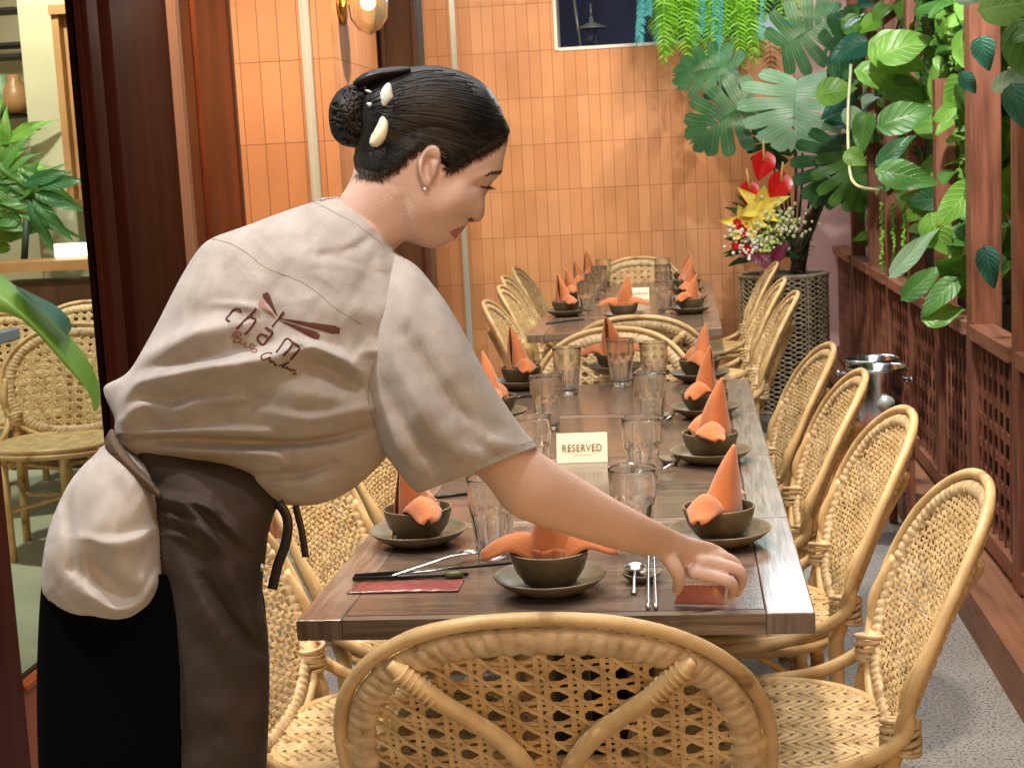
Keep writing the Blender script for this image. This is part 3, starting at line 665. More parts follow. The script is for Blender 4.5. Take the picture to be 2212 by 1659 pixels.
GLS = [(1068, 1203, "in front of the sleeve hem near the corner bowl"), (1372, 1182, "behind the reaching forearm"), (1391, 1046, "beside the reserved card on the trellis side"), (1154, 1040, "partly behind the sleeve edge"),
       (1184, 930, "standing tallest on the doorway side"), (1407, 925, "behind the card near the third table joint"), (1228, 853, "before the arched chair on the doorway side"), (1343, 834, "in front of the far end bowl"), (1415, 842, "between the far end bowl and the last side bowl"),
       (1268, 678, "nearest on the doorway side of the far table"), (1438, 676, "nearest on the planter side of the far table"), (1283, 655, "second on the doorway side of the far table"), (1436, 652, "second on the planter side of the far table"),
       (1296, 634, "third on the doorway side of the far table"), (1434, 632, "third on the planter side of the far table"), (1306, 616, "farthest on the doorway side of the far table"), (1432, 615, "farthest on the planter side of the far table")]
for px, py, l in GLS:
    g = G(px, py, ZT); put(glass, (g.x, g.y, ZT), R.uniform(0, 1), "clear ribbed water glass " + l, None, 'g')
# reserved cards
def card(px0, px1, py0, py1, label):
    a = G(px0, py1, ZT); b = G(px1, py1, ZT); wd = (b - a).x; cx_ = (a.x + b.x) / 2; y = a.y
    t = P((px0 + px1) / 2, py0, y + .02); h = t.z - ZT; e = empty('reserved_card', (cx_, y, ZT), 0, label, 'table card')
    m = MB(); m.grid(lambda u, v: ((u - .5) * wd, .022 * v, h * v + .0004), 1, 1); m.grid(lambda u, v: ((u - .5) * wd, .046 - .022 * v, h * v + .0004), 1, 1); m.build('folded_card', 'card', e, smooth=False, solid=.0006)
    cu = bpy.data.curves.new('lettering', 'FONT'); cu.body = "RESERVED"; cu.size = h * .36; cu.align_x = 'CENTER'; cu.align_y = 'CENTER'; cu.extrude = .0001; cu.space_character = 1.12; cu.offset = .0002
    t = bpy.data.objects.new('lettering', cu); COL.objects.link(t); t.parent = e; cu.materials.append(MATS['card_ink']); me_ = bpy.data.meshes.new_from_object(t); bpy.data.objects.remove(t); t = bpy.data.objects.new('lettering', me_); COL.objects.link(t); t.parent = e
    t.scale = (.80, 1, 1); q = math.atan2(h, .022); t.rotation_euler = (q, 0, 0); t.location = (0, .0098, h * .50); t.location.y -= .0012; 
    m = MB(); m.box((0, .0145 * .45, h * .25), (wd * .36, .0002, .0012)); m.build('flourish', 'card_ink', e, smooth=False).location.y = -.0015
    return e
card(1203, 1312, 936, 1001, "cream folded card reading RESERVED on the second table")
card(1362, 1402, 622, 648, "small cream card reading RESERVED among the far table glasses")
# chopsticks, cutlery, packets
def rodthing(name, A, B, r0, r1, mt, label, cat, z0=.004, z1=.004, n=8, flat=1.):
    a = G(*A, ZT + z0); b = G(*B, ZT + z1); m = MB(); m.tube([a, (a + b) / 2, b], [r0, (r0 + r1) / 2, r1], n, flat=flat); return tag(m.build(name, mt), label, cat)
def fork(A, B, label):   # A handle end, B tip
    a = G(*A, ZT + .009); b = G(*B, ZT + .014); d = (b - a); L = d.length; d.normalize(); s = d.cross(Vector((0, 0, 1))).normalized(); e = empty('fork', a, 0, label, 'fork')
    m = MB()
    pr = [(0, .0045), (.05, .0042), (.1, .0035), (.6, .0022), (.68, .004), (.74, .011), (.80, .0125)]
    zz = lambda t: .006 * math.sin(t * 3.1) * (1 if t > .5 else .6)
    vs = []; 
    for t, w_ in pr:
        for k in (-1, 1): 
            for q in (-.0009, .0009): vs.append(d * (t * L) + s * (w_ * k) + Vector((0, 0, zz(t) + q)))
    fs = []
    for i in range(len(pr) - 1):
        o = i * 4; fs += [(o, o + 4, o + 6, o + 2), (o + 1, o + 3, o + 7, o + 5), (o, o + 1, o + 5, o + 4), (o + 2, o + 6, o + 7, o + 3)]
    m.add(vs, fs); m.build('handle', 'steel', e)
    for k in range(4):
        off = s * (-.0105 + k * .007); m = MB(); m.tube([d * (.79 * L) + off + Vector((0, 0, zz(.8))), d * (.9 * L) + off * .95 + Vector((0, 0, zz(.9) - .001)), d * L + off * .85 + Vector((0, 0, .004))], [.0016, .0013, .0008], 6); m.build('tine', 'steel', e)
    return e
def rest(px, py, label, rz=0., sx=1.):
    g = G(px, py, ZT); m = MB(); m.lathe([(.001, .003), (.016, .002), (.018, 0), (.022, 0), (.030, .006), (.036, .013), (.0355, .0145), (.029, .008), (.001, .006)], 32)
    m.v = [(x * sx, y * .8, z + .006 * (x / .036) ** 2) for x, y, z in m.v]
    o = tag(m.build('spoon_rest', 'stone_plate', loc=(g.x, g.y, ZT)), label, 'spoon rest'); o.rotation_euler.z = rz; return o
def packet(A, B, C_, D, label, z=.002, zt=None):
    q = [G(*A, ZT + z), G(*B, ZT + z), G(*C_, ZT + z), G(*D, ZT + z)] if zt is None else zt
    e = empty('napkin_packet', (0, 0, 0), 0, label, 'packet')
    def f(u, v):
        p = (q[0] * (1 - u) + q[1] * u) * (1 - v) + (q[3] * (1 - u) + q[2] * u) * v
        return p + Vector((0, 0, .0035 * math.sin(pi * min(1, max(0, (u - .04) / .92))) * math.sin(pi * v) ** .5 + .0007 * math.sin(u * 40) * math.sin(v * 9)))
    m = MB(); m.grid(f, 44, 12); m.build('sachet', 'packet', e, solid=.001)
    m = MB()
    for k in range(6): u = .46 + k * .03; m.tube([f(u, .42) + Vector((0, 0, .0012)), f(u + .008, .5 + .05 * (k % 2)) + Vector((0, 0, .0014)), f(u + .02, .44 + .04 * (k % 3)) + Vector((0, 0, .0012))], .0005, 4)
    m.build('print', 'packet_print', e); return e
packet((748, 1281), (990, 1276), (1003, 1251), (780, 1257), "wine red napkin packet lying on the table's front corner")
rodthing('chopstick', (766, 1244), (1112, 1216), .0042, .0024, 'lacquer', "black chopstick reaching under the front end bowl", 'chopstick', .006, .012)
rodthing('chopstick', (762, 1250), (1012, 1240), .0042, .0030, 'lacquer', "shorter black chopstick nearest the wine red packet", 'chopstick', .005, .004)
rodthing('chopstick_rest', (962, 1243), (1000, 1240), .0065, .006, 'jade', "small green rest under the black chopsticks", 'rest', .006, .006, 12)
fork((846, 1243), (1052, 1186), "steel fork lying beside the corner bowl")
rodthing('table_knife', (862, 1240), (968, 1228), .003, .0022, 'steel', "steel knife handle beside the black chopsticks", 'knife', .008, .01, 8, .6)
rest(1386, 1255, "olive spoon rest in front of the front end glass")
def spoon(px, py, label):
    e = empty('spoon', G(px, py, ZT), 0, label, 'spoon')
    m = MB(); m.lathe([(.001, 0), (.009, .0015), (.016, .006), (.0185, .010)], 24); m.v = [(x, y * 1.25 + .030, z + .014) for x, y, z in m.v]; m.build('spoon_bowl', 'steel', e, solid=.001)
    m = MB(); m.tube([(0, .008, .023), (0, -.015, .018), (0, -.045, .006), (0, -.062, .003)], [.0024, .0028, .0042, .0052], 8, flat=.5, nrm=(0, 0, 1)); m.build('handle', 'steel', e); return e
spoon(1372, 1262, "round silver spoon resting on the spoon rest")
for dx_, l in ((-8, "patterned silver chopstick next to the spoon"), (9, "patterned silver chopstick next to the held packet")):
    a = G(1408 + dx_, 1312, ZT + .004); b = G(1406 + dx_ * .7, 1195, ZT + .022); m = MB(); n = 30
    m.tube([a.lerp(b, i / n) for i in range(n + 1)], [.0042 - .0016 * i / n + .0006 * math.sin(i * 2.4) for i in range(n + 1)], 6); tag(m.build('silver_chopstick', 'steel'), l, 'chopstick')
# other cutlery hints along the row
rodthing('chopstick', (922, 1075), (1012, 1066), .004, .0035, 'lacquer', "black chopstick just under the hanging sleeve", 'chopstick')
rodthing('chopstick', (1103, 861), (1168, 851), .004, .003, 'lacquer', "black chopstick beside the last doorway side bowl", 'chopstick')
rodthing('chopstick', (1180, 699), (1262, 689), .004, .003, 'lacquer', "black chopstick on the far table's near corner", 'chopstick')
for px, py, l in ((1448, 1002, "behind the tall clear glass"), (1438, 905, "beside the third trellis side plate")):
    rest(px, py, "small olive spoon rest " + l, 0, .8)
    rodthing('spoon', (px - 26, py + 16), (px + 12, py - 4), .002, .004, 'steel', "steel spoon lying on the rest " + l, 'spoon', .004, .02, 8)
# ================================================================== ICE BUCKETS on a stand
def bucket(px, py_top, Y, label):
    g = P(px, py_top, Y); r = .105; h = .235; z = g.z - h
    e = empty('ice_bucket', (g.x, Y, z), 0, label, 'ice bucket', 'steel ice buckets')
    m = MB(); m.lathe([(.001, 0), (.072, 0), (.076, .004), (r * .93, h * .78), (r * .97, h * .97), (r, h), (r * 1.03, h + .003), (r, h + .006), (r * .95, h), (r * .90, h * .7), (.070, .008), (.001, .008)], 48); m.build('body', 'steel', e)
    for s in (-1, 1):
        m = MB(); m.tube([(s * (r * .95 + .022 * math.sin(a)), .03 * math.cos(a), h * .80) for a in [pi * i / 10 for i in range(11)]], .004, 8); m.ball((s * (r + .02), 0, h * .8), .011, 8); m.build('handle', 'steel', e)
    m = MB(); m.lathe([(.001, 0), (.030, 0), (.032, .003), (.001, .004)], 28)
    m.xf(Matrix.Translation((0.02, -r * .90, h * .50)) @ Matrix.Rotation(rad(96), 4, 'X')); m.build('badge', 'track', e)
    return g.x, z
bx, bz = bucket(1893, 795, 5.55, "steel ice bucket with a round pale badge behind the woven chairs")
bucket(1882, 776, 5.86, "second steel ice bucket behind the one with the badge")
e = empty('bucket_stand', (bx, 5.68, 0), 0, "dark wooden stand carrying the steel ice buckets", 'stand')
m = MB(); m.box((0, 0, bz - .016), (.26, .56, .028)); m.build('top', 'trellis', e, smooth=False)
for i in (-1, 1):
    for j in (-1, 1): m = MB(); m.box((i * .10, j * .24, (bz - .03) / 2), (.03, .03, bz - .032)); m.build('leg', 'trellis', e, smooth=False)
# ================================================================== WOVEN PLANTER with bouquet
g = P(1692, 592, 8.75); PX, PY, PZ = g.x, 8.75, P(1692, 592, 8.75).z; PR = .245
e = empty('woven_planter', (PX, PY, 0), 0, "tall round basket planter of grey brown weave", 'planter')
m = MB(); n = 27; row = .028
for k in range(n):
    for q in (0, 1):
        ph = (k + q) % 2 * pi; z = .02 + (k + .5) * (PZ - .03) / n
        m.tube([((PR + .006 * math.sin(12 * a + ph)) * math.cos(a), (PR + .006 * math.sin(12 * a + ph)) * math.sin(a), z + .0125 * math.sin(12 * a * 1.0 + ph + 1.57)) for a in [2 * pi * i / 168 for i in range(168)]], .0046, 5, True)
m.build('weave', 'weed', e)
for k in range(24): 
    a = 2 * pi * k / 24
    m = MB(); m.tube([((PR - .004) * math.cos(a), (PR - .004) * math.sin(a), 0), ((PR - .004) * math.cos(a), (PR - .004) * math.sin(a), PZ)], .005, 6); 
    if k % 4 == 0: m.build('stake', 'weed', e)
for z_ in (.01, PZ): 
    m = MB(); m.tube([((PR + .004) * math.cos(a), (PR + .004) * math.sin(a), z_) for a in [2 * pi * i / 48 for i in range(48)]], .011, 8, True); m.build('rim_roll', 'weed', e)
m = MB(); m.lathe([(.001, .02), (PR - .03, .02), (PR - .02, PZ - .01), (PR - .04, PZ - .01), (PR - .045, PZ - .04), (.001, PZ - .04)], 32); m.build('liner', 'pot_dark', e)
m = MB(); m.box((-.19, -.165, PZ - .17), (.03, .004, .11), rz=-.8); m.build('price_tag', 'white_paint', e, smooth=False)
# ---------------------------------------------------------------- leaf builders
def heart(m, c, ax, nr, L, wd, droop=.3, mi=0, fold=.15, tip=1.):
    """heart-shaped leaf: base c, direction ax, face normal nr"""
    ax = Vector(ax).normalized(); nr = Vector(nr); nr = (nr - nr.dot(ax) * ax).normalized(); s = ax.cross(nr)
    nu, nv = (14, 8) if L > .08 else (6, 4); vs = []
    for i in range(nu + 1):
        u = i / nu; hw = wd * .5 * (math.sin(pi * min(1, u ** .62)) ** .8 if u < .999 else 0) * (1.05 - .2 * u); hw = max(hw, .0008)
        for j in range(nv + 1):
            a = (j / nv - .5) * 2; back = -.12 * L * (abs(a) ** 1.5) * max(0, 1 - u * 3.2)
            p = Vector(c) + ax * (L * u + back) + s * (hw * a) + nr * (fold * hw * abs(a) - droop * L * u * u + .04 * L * math.sin(u * 7 + a * 2) * abs(a))
            vs.append(p)
    b0 = len(m.v)
    for i in range(nu + 1):
        for j in range(nv + 1): m.uv[b0 + i * (nv + 1) + j] = (i / nu, (j / nv - .5) * 2, 1.)
    m.add(vs, [(i * (nv + 1) + j, (i + 1) * (nv + 1) + j, (i + 1) * (nv + 1) + j + 1, i * (nv + 1) + j + 1) for i in range(nu) for j in range(nv)], mi)
def monstera(m, c, ax, nr, L, wd, droop=.25, mi=0, lobes=6):
    ax = Vector(ax).normalized(); nr = Vector(nr); nr = (nr - nr.dot(ax) * ax).normalized(); s = ax.cross(nr); c = Vector(c)
    def pt(x, y): # x across, y along (0..1 units of L)
        return c + ax * (L * y) + s * (wd * x) + nr * (-droop * L * (y * y + .55 * x * x) + .05 * L * abs(x) + .015 * L * math.sin(abs(x) * 14 + y * 9))
    for sd in (-1, 1):
        for k in range(lobes):
            t0 = .0 + k / lobes * .86; t1 = t0 + .86 / lobes; ang = 2.15 - 1.75 * (k + .5) / lobes
            ln = .54 * math.sin(pi * ((k + 1.1) / (lobes + 1.6)) ** .75) + .08
            vs = []; n_ = 7
            for i in range(n_ + 1):
                u = i / n_; spread = (1.05 if u < .35 else 1.0 * (1 - .20 * ((u - .35) / .65) ** 1.5) * (1 if u < .95 else .6)) * (1 + .36 * u)
                mid = (t0 + t1) / 2
                for j in range(4):
                    a = (j / 3 - .5) * (t1 - t0) * spread
                    x = math.sin(ang) * ln * u - a * 1.15 * math.cos(ang) * min(1, u * 3); y = mid + a * (1 + .25 * u) * max(abs(math.sin(ang)), .55) + math.cos(ang) * ln * u * .9
                    vs.append(pt(sd * x, y))
            b0 = len(m.v)
            for i in range(n_ + 1):
                for j in range(4): m.uv[b0 + i * 4 + j] = (.5, (j / 3 - .5) * 2, .8)
            m.add(vs, [(i * 4 + j, (i + 1) * 4 + j, (i + 1) * 4 + j + 1, i * 4 + j + 1) for i in range(n_) for j in range(3)], mi)
    vs = []
    for i in range(5):
        u = i / 4
        for a in (-1, 0, 1): vs.append(pt(a * .11 * (1 - u) , .80 + .28 * u))
    m.add(vs, [(i * 3 + j, (i + 1) * 3 + j, (i + 1) * 3 + j + 1, i * 3 + j + 1) for i in range(4) for j in range(2)], mi)
    m.tube([pt(0, y) - nr * .002 for y in (0, .3, .6, .95)], [.006, .005, .003, .001], 5, mi=mi)
def mono_leaf(e, px, py, Y, ax, nr, L, wd, mt, stem_to=None, name='leaf', Y2=None):
    m = MB(); c = P(px, py, Y); monstera(m, c, ax, nr, L, wd); o = m.build(name, mt, e)
    if stem_to:
        b = P(*stem_to); mid = (c + b) / 2 + Vector((.04, 0, .05)); m = MB(); m.tube([tuple(p) for p in cr([c, mid, b], 6)], .007, 6); m.build('stem', 'stem_dark', e)
# monstera rooted in the basket planter
mo = empty('monstera', (0, 0, 0), 0, "monstera with large split leaves rising from the woven planter", 'plant')
rt_ = (1715, 585, 8.8)
mono_leaf(mo, 1722, 172, 8.6, (-.15, -.3, -.9), (-.15, -1, .45), .36, .52, 'leaf_monstera', rt_)
mono_leaf(mo, 1630, 215, 8.8, (-.75, -.2, -.35), (-.1, -1, .5), .40, .42, 'leaf_dark', rt_)
mono_leaf(mo, 1590, 150, 9.0, (-.8, .0, .1), (.1, -.8, .6), .34, .36, 'leaf_dark', rt_)
mono_leaf(mo, 1690, 105, 8.9, (.5, -.2, .35), (0, -1, .5), .36, .40, 'leaf_dark', rt_)
mono_leaf(mo, 1800, 300, 8.3, (-.25, -.3, -.9), (-.3, -1, .3), .34, .34, 'leaf_dark', rt_)
mono_leaf(mo, 1815, 330, 8.1, (.35, -.2, -.8), (-.3, -1, .3), .30, .32, 'leaf_mid', rt_)
mono_leaf(mo, 1795, 110, 8.5, (.55, -.3, .25), (-.3, -1, .4), .34, .34, 'leaf_dark', rt_)
mono_leaf(mo, 1660, 285, 8.9, (.15, -.2, -.9), (.2, -1, .1), .20, .24, 'leaf_dark', rt_)
m = MB(); m.tube([P(1722, 590, 8.8), P(1735, 520, 8.75), P(1765, 450, 8.6), P(1775, 380, 8.5)], [.045, .04, .03, .018], 10)
for k in range(90):
    t = R.random(); c = P(1722 + 50 * t, 590 - 190 * t, 8.75); a = R.uniform(0, 6.28); m.tube([c, c + Vector((math.cos(a) * .06, math.sin(a) * .04, R.uniform(-.02, .05)))], [.003, .001], 4)
m.build('trunk', 'bark', mo)
# bouquet
bq = empty('flower_bouquet', (0, 0, 0), 0, "bouquet of red anthuriums, yellow lilies and white blossoms in the planter", 'bouquet')
def anth(px, py, px2, py2, s, rz=0):
    Y = 8.45; a = P(px, py, Y); b = P(px2, py2, Y); m = MB(); d = b - a
    heart(m, a, d, (.1, -1, .15), d.length, d.length * .85, .12, fold=.35); o = m.build('anthurium', 'red_flower', bq)
    m = MB(); c = a + d * .25 + Vector((0, -.02, 0)); t = Vector((s * .03, -.03, .11)); m.tube([c, c + t * .5, c + t], [.006, .007, .004], 8); m.build('spadix', 'spadix', o)
    m = MB(); m.tube([a, P(1650, 560, 8.5)], .004, 6); m.build('stem', 'stem', bq)
anth(1654, 333, 1638, 392, -.1); anth(1694, 380, 1664, 436, .35); anth(1622, 396, 1610, 444, -.5)
def lily(px, py, s, tw):
    c = P(px, py, 8.4); m = MB()
    for k in range(6):
        a = tw + k * pi / 3; d = Vector((math.cos(a), -.45, math.sin(a)))
        heart(m, c, d, Vector((0, -1, 0)) + Vector((-math.cos(a), 0, -math.sin(a))) * .5, s * (.86 if k % 2 else 1), s * (.52 if k % 2 else .40), -.18 if k % 2 else .25, fold=.3)
    o = m.build('lily', 'yellow_flower', bq); m = MB()
    for k in range(5): a = tw + k * 1.26; m.tube([c, c + Vector((math.cos(a) * .02, -.06, math.sin(a) * .02))], .0018, 4)
    m.build('stamens', 'spadix', o)
lily(1642, 447, .165, .3); lily(1612, 482, .155, .9)
for (px, py, sp_, n_, mt, nm) in ((1690, 480, 52, 110, 'cream_flower', 'pale_blossom'), (1672, 500, 42, 70, 'green_flower', 'lime_blossom'), (1622, 522, 50, 120, 'white_paint', 'white_blossom'), (1588, 508, 14, 26, 'cream_flower', 'pale_blossom'), (1655, 535, 18, 30, 'green_flower', 'lime_blossom')):
    m = MB()
    for k in range(n_): m.ball(P(px + R.gauss(0, sp_ * .5), py + R.gauss(0, sp_ * .42), 8.36 + R.uniform(-.05, .08)), R.uniform(.007, .013), 4)
    m.build(nm, mt, bq)
for px, py, s in ((1600, 500, .04), (1592, 480, .025), (1612, 540, .035), (1590, 530, .03)):
    m = MB(); c = P(px, py, 8.38)
    for k in range(14): a = k * 2.4; r_ = s * (k / 14) ** .6; heart(m, c + Vector((math.cos(a) * r_ * .5, -.02 + k * .0015, math.sin(a) * r_ * .5)), (math.cos(a) * .6, -.7, math.sin(a) * .6), (-math.cos(a), 0.2, -math.sin(a)), s * .8, s * .9, .2)
    m.build('rose', 'red_flower', bq)
m = MB(); heart(m, P(1635, 545, 8.35), (.5, -.3, -.4), (0, -1, .4), .16, .11); heart(m, P(1672, 560, 8.3), (.4, -.3, .5), (0, -1, .4), .12, .08); m.build('purple_leaf', 'leaf_purple', bq)
m = MB()
for k in range(60): a = R.uniform(-.4, 3.6); heart(m, P(1650, 500 + R.uniform(-30, 50), 8.5), (math.cos(a), R.uniform(-.4, .2), math.sin(a) * .7), (0, -1, .3), R.uniform(.10, .24), R.uniform(.03, .06))
m.build('foliage', 'leaf_dark', bq)
# ---------------------------------------------------------------- hanging ferns over the opening
def frond(m, top, ln, wd, lean, Yv, n=0):
    n = int(ln / .021); rot = R.uniform(-.6, .6)
    for k in range(n):
        t = (k + .5) / n; c = top + Vector((lean * t, Yv * t * t, -ln * t + .02 * math.sin(t * 5)))
        w_ = wd * math.sin(pi * (.12 + .86 * t)) ** .6
        for s in (-1, 1):
            d = Vector((s * math.cos(rot), -.15 + s * math.sin(rot), -.30 - .35 * t + R.uniform(-.08, .08))).normalized(); w2 = w_ * R.uniform(.85, 1.1); q = c + d * w2 + Vector((0, 0, -w2 * .22)); h = ln / n * .62; md = c + d * w2 * .55; tl_ = R.uniform(-.008, .008)
            m.add([c + Vector((0, tl_, h * .45)), c + Vector((0, -tl_, -h * .45)), md + Vector((0, -tl_, -h * .5)), md + Vector((0, tl_, h * .5)), q], [(0, 1, 2, 3), (3, 2, 4)])
    m.tube([top, top + Vector((lean * .5, Yv * .25, -ln * .5)), top + Vector((lean, Yv, -ln))], [.004, .003, .001], 4)
fe = empty('hanging_fern', P(1480, 0, 9.6), 0, "bright green hanging fern above the terracotta wall", 'fern')
def fpart(pts, mt='leaf_fern'):
    for (px, ln, wd, lean) in pts:
        m = MB(); t = P(px, -70, 9.5 + R.uniform(-.1, .1)) ; frond(m, t - fe.location, ln, wd, lean, R.uniform(-.12, .05)); m.build('frond', mt, fe)
fpart([(1440, .50, .10, .0), (1465, .52, .10, .04), (1490, .42, .09, -.03), (1420, .42, .07, -.03), (1540, .54, .10, .03), (1570, .50, .10, .05), (1600, .58, .09, .0), (1590, .56, .08, .10), (1625, .52, .09, .03), (1520, .46, .08, .0)])
fpart([(1400 + 17 * k + R.uniform(-8, 8), R.uniform(.38, .56), .085, R.uniform(-.06, .06)) for k in range(13)])
fe2 = empty('hanging_fern', P(1690, 0, 9.3), 0, "smaller light fern drooping beside the trellis corner", 'fern'); fe_ = fe; fe = fe2
fpart([(1690, .48, .07, -.02), (1665, .30, .06, -.05), (1715, .36, .06, .02)])
bl = empty('trailing_succulent', P(1450, 0, 9.45), 0, "trailing blue green strands hanging among the ferns", 'plant')
for (px, ln, wd) in ((1378, .46, .034), (1415, .46, .022), (1500, .66, .020), (1550, .68, .022), (1512, .40, .02), (1535, .42, .02), (1395, .3, .03), (1640, .44, .016)):
    m = MB(); t = P(px, -70, 9.42)
    for k in range(int(ln / .016)):
        z = k * .016; 
        for s in (-1, 1): heart(m, t - bl.location + Vector((.012 * math.sin(z * 9), 0, -z)), (s * R.uniform(.5, 1), R.uniform(-.7, .2), -.6), (R.uniform(-.5, .5), -1, .5), wd * 1.25, wd * .5, .3)
    m.build('strand', 'leaf_blue', bl)
# things beyond the opening
e = empty('outdoor_lamp', P(1277, 40, 11.6), 0, "small pale outdoor lamp with a wide shade on the navy wall", 'lamp')
m = MB(); m.lathe([(.012, .09), (.02, .05), (.115, .01), (.118, .0), (.03, .035)], 24, (0, 0, -.08)); m.build('shade', 'track', e)
m = MB(); m.lathe([(.001, 0), (.035, 0), (.036, .10), (.001, .10)], 20, (0, 0, -.19)); m.build('lantern_glass', 'glass', e)
m = MB(); m.tube([(0, 0, 0), (0, 0, .10), (0, .9, .12)], .008, 6); m.build('bracket', 'track', e)
m = MB(); m.tube([P(1237, -20, 11.2), P(1257, 120, 11.2)], .010, 6); tag(m.build('pole', 'track'), "thin slanting pale pole seen through the opening", 'pole')
mat('blue_plastic', (.04, .35, .55), .4); mat('blue_pale', (.45, .6, .8), .4)
m = MB(); q = P(1730, 60, 10.6); m.ball(q, .14, 14, sc_=(1, .6, 1)); tag(m.build('round_cushion', 'blue_plastic'), "bright blue round shape between ferns beyond the opening", 'cushion')
m = MB(); q = P(1660, 62, 10.6); m.box(q, (.18, .1, .18)); tag(m.build('pale_box', 'blue_pale', smooth=False, bevel=.02), "pale blue box half hidden by the fern fronds", 'box')
# wall sconce
q = P(757, 0, 5.9); SX, SY, SZ = XPi, 5.70, P(770, 20, 5.9).z
e = empty('wall_lamp', (SX, SY, SZ), 0, "lit brass wall lamp with a clear glass shade on the orange pier", 'lamp')
m = MB(); m.lathe([(.001, 0), (.075, 0), (.078, .01), (.001, .022)], 32); m.xf(Matrix.Rotation(rad(90), 4, 'Y')); m.build('backplate', 'brass', e)
m = MB(); m.tube([(.01, 0, .02), (.06, 0, .03), (.105, 0, .07)], .009, 8); m.lathe([(.001, .05), (.03, .05), (.032, .11), (.001, .12)], 20, (.105, 0, 0)); m.build('arm', 'brass', e)
m = MB(); m.lathe([(.035, .10), (.062, .06), (.075, .0), (.068, -.06), (.04, -.10), (.004, -.118)], 32, (.105, 0, .0)); m.build('glass_shade', 'lamp_glass', e, solid=.003)
m = MB(); m.ball((.105, 0, .0), .03, 10); m.build('bulb', 'bulb', e)
pl_ = bpy.data.lights.new('lamp_glow', 'POINT'); pl_.energy = 30; pl_.color = (1, .70, .32); pl_.shadow_soft_size = .03
o = bpy.data.objects.new('lamp_glow', pl_); COL.objects.link(o); o.parent = e; o.location = (.105, 0, .06)
# ================================================================== CLIMBING PLANTS behind the trellis
def climber(y0, y1, z0, z1, n, mats_, label, x0=XT + .02, x1=XT + .38, Lr=(.10, .20), dark=False):
    e = empty('climbing_plant', (XT + .4, (y0 + y1) / 2, .86), 0, label, 'plant', 'climbing plants behind the lattice screens'); o = e.location
    for vi in range(4):
        y = R.uniform(y0, y1); m = MB(); pts = [(XT + .4, y, .87)]
        for k in range(5): pts.append((R.uniform(x0 + .1, x1), y + R.uniform(-.15, .15), .87 + (z1 - .87) * (k + 1) / 5))
        m.tube([Vector(p) - o for p in cr(pts, 5)], .006, 5); m.build('stem', 'stem', e)
    mb = [MB() for _ in mats_]
    for k in range(n):
        c = Vector((R.uniform(x0, x1), R.uniform(y0, y1), R.uniform(z0, z1))) - o
        d = Vector((R.uniform(-.8, .3), R.uniform(-1, .6), R.uniform(-.9, .25))); nr = Vector((R.uniform(-1, -.1), R.uniform(-1.2, -.2), R.uniform(.1, 1)))
        L = R.uniform(*Lr); i = R.choice([0, 0, 1, 1, 2]) if len(mats_) > 2 else R.randrange(len(mats_))
        heart(mb[i], c, d, nr, L, L * R.uniform(.6, .85), R.uniform(.05, .35))
    for b_, mt in zip(mb, mats_):
        if b_.v: b_.build('foliage', mt, e)
    return e
climber(3.2, 4.3, 1.65, 2.5, 44, ['leaf_mid', 'leaf_bright', 'leaf_teal'], "leafy climber with broad leaves at the upper corner by the coarse post", Lr=(.12, .2))
climber(4.35, 5.15, 1.1, 2.6, 60, ['leaf_teal', 'leaf_mid'], "dark teal climber between the two widest posts", Lr=(.10, .18), x0=XT + .12)
climber(5.25, 6.3, .95, 2.7, 190, ['leaf_bright', 'leaf_mid', 'leaf_dark'], "bright green climber behind the clipped post, leaves up to the top", Lr=(.09, .19))
climber(6.3, 7.4, 1.25, 2.9, 170, ['leaf_bright', 'leaf_mid', 'leaf_teal'], "lime green climber trailing cords beside the thin posts", Lr=(.09, .18))
climber(7.4, 9.2, 1.5, 3.0, 170, ['leaf_mid', 'leaf_teal', 'leaf_pale'], "mixed climber crowding above the woven planter", Lr=(.08, .2), x0=XT - .08)
climber(5.0, 7.6, 1.9, 3.0, 90, ['leaf_mid', 'leaf_pale', 'leaf_teal'], "small leaved climber tangled high among the posts", Lr=(.05, .11))
climber(5.3, 8.6, .95, 3.0, 560, ['leaf_bright', 'leaf_mid', 'leaf_fern'], "thick bright climber filling the gaps between the slim posts", x0=XT + .0, x1=XT + .32, Lr=(.05, .13))
climber(3.2, 9.0, 1.0, 3.1, 340, ['leaf_dark', 'leaf_teal'], "deep shadowy climber farther behind all the posts", x0=XT + .6, x1=XT + 1.4, Lr=(.14, .26))
# single leaves poking through, placed where they hang in front of posts
pk = empty('trailing_vine', (XT, 5.2, 2.2), 0, "trailing vine whose leaves poke through in front of the posts", 'vine')
def one(px, py, Y, ax, L, wd, mt, nr=(-.5, -1, .4), dr=.2):
    m = MB(); heart(m, P(px, py, Y) - pk.location, ax, nr, L * .74, wd * .74, dr); m.build('leaf', mt, pk)
one(2120, 85, 4.7, (.15, -.1, -.9), .13, .10, 'leaf_teal'); one(2080, 250 - 90, 4.8, (.3, 0, -.5), .10, .07, 'leaf_teal'); one(2200, 150, 4.1, (-.3, -.1, -.8), .14, .08, 'leaf_pale'); one(2150, 190, 4.1, (.6, -.1, .3), .13, .08, 'leaf_pale')
one(2190, 190, 4.0, (.2, -.1, -.9), .15, .10, 'leaf_teal'); one(2130, 20, 4.2, (.9, -.2, .1), .26, .17, 'leaf_bright'); one(2200, 60, 4.0, (.4, -.2, -.8), .26, .18, 'leaf_mid'); one(2075, 0, 4.3, (.9, -.2, .3), .2, .08, 'leaf_pale')
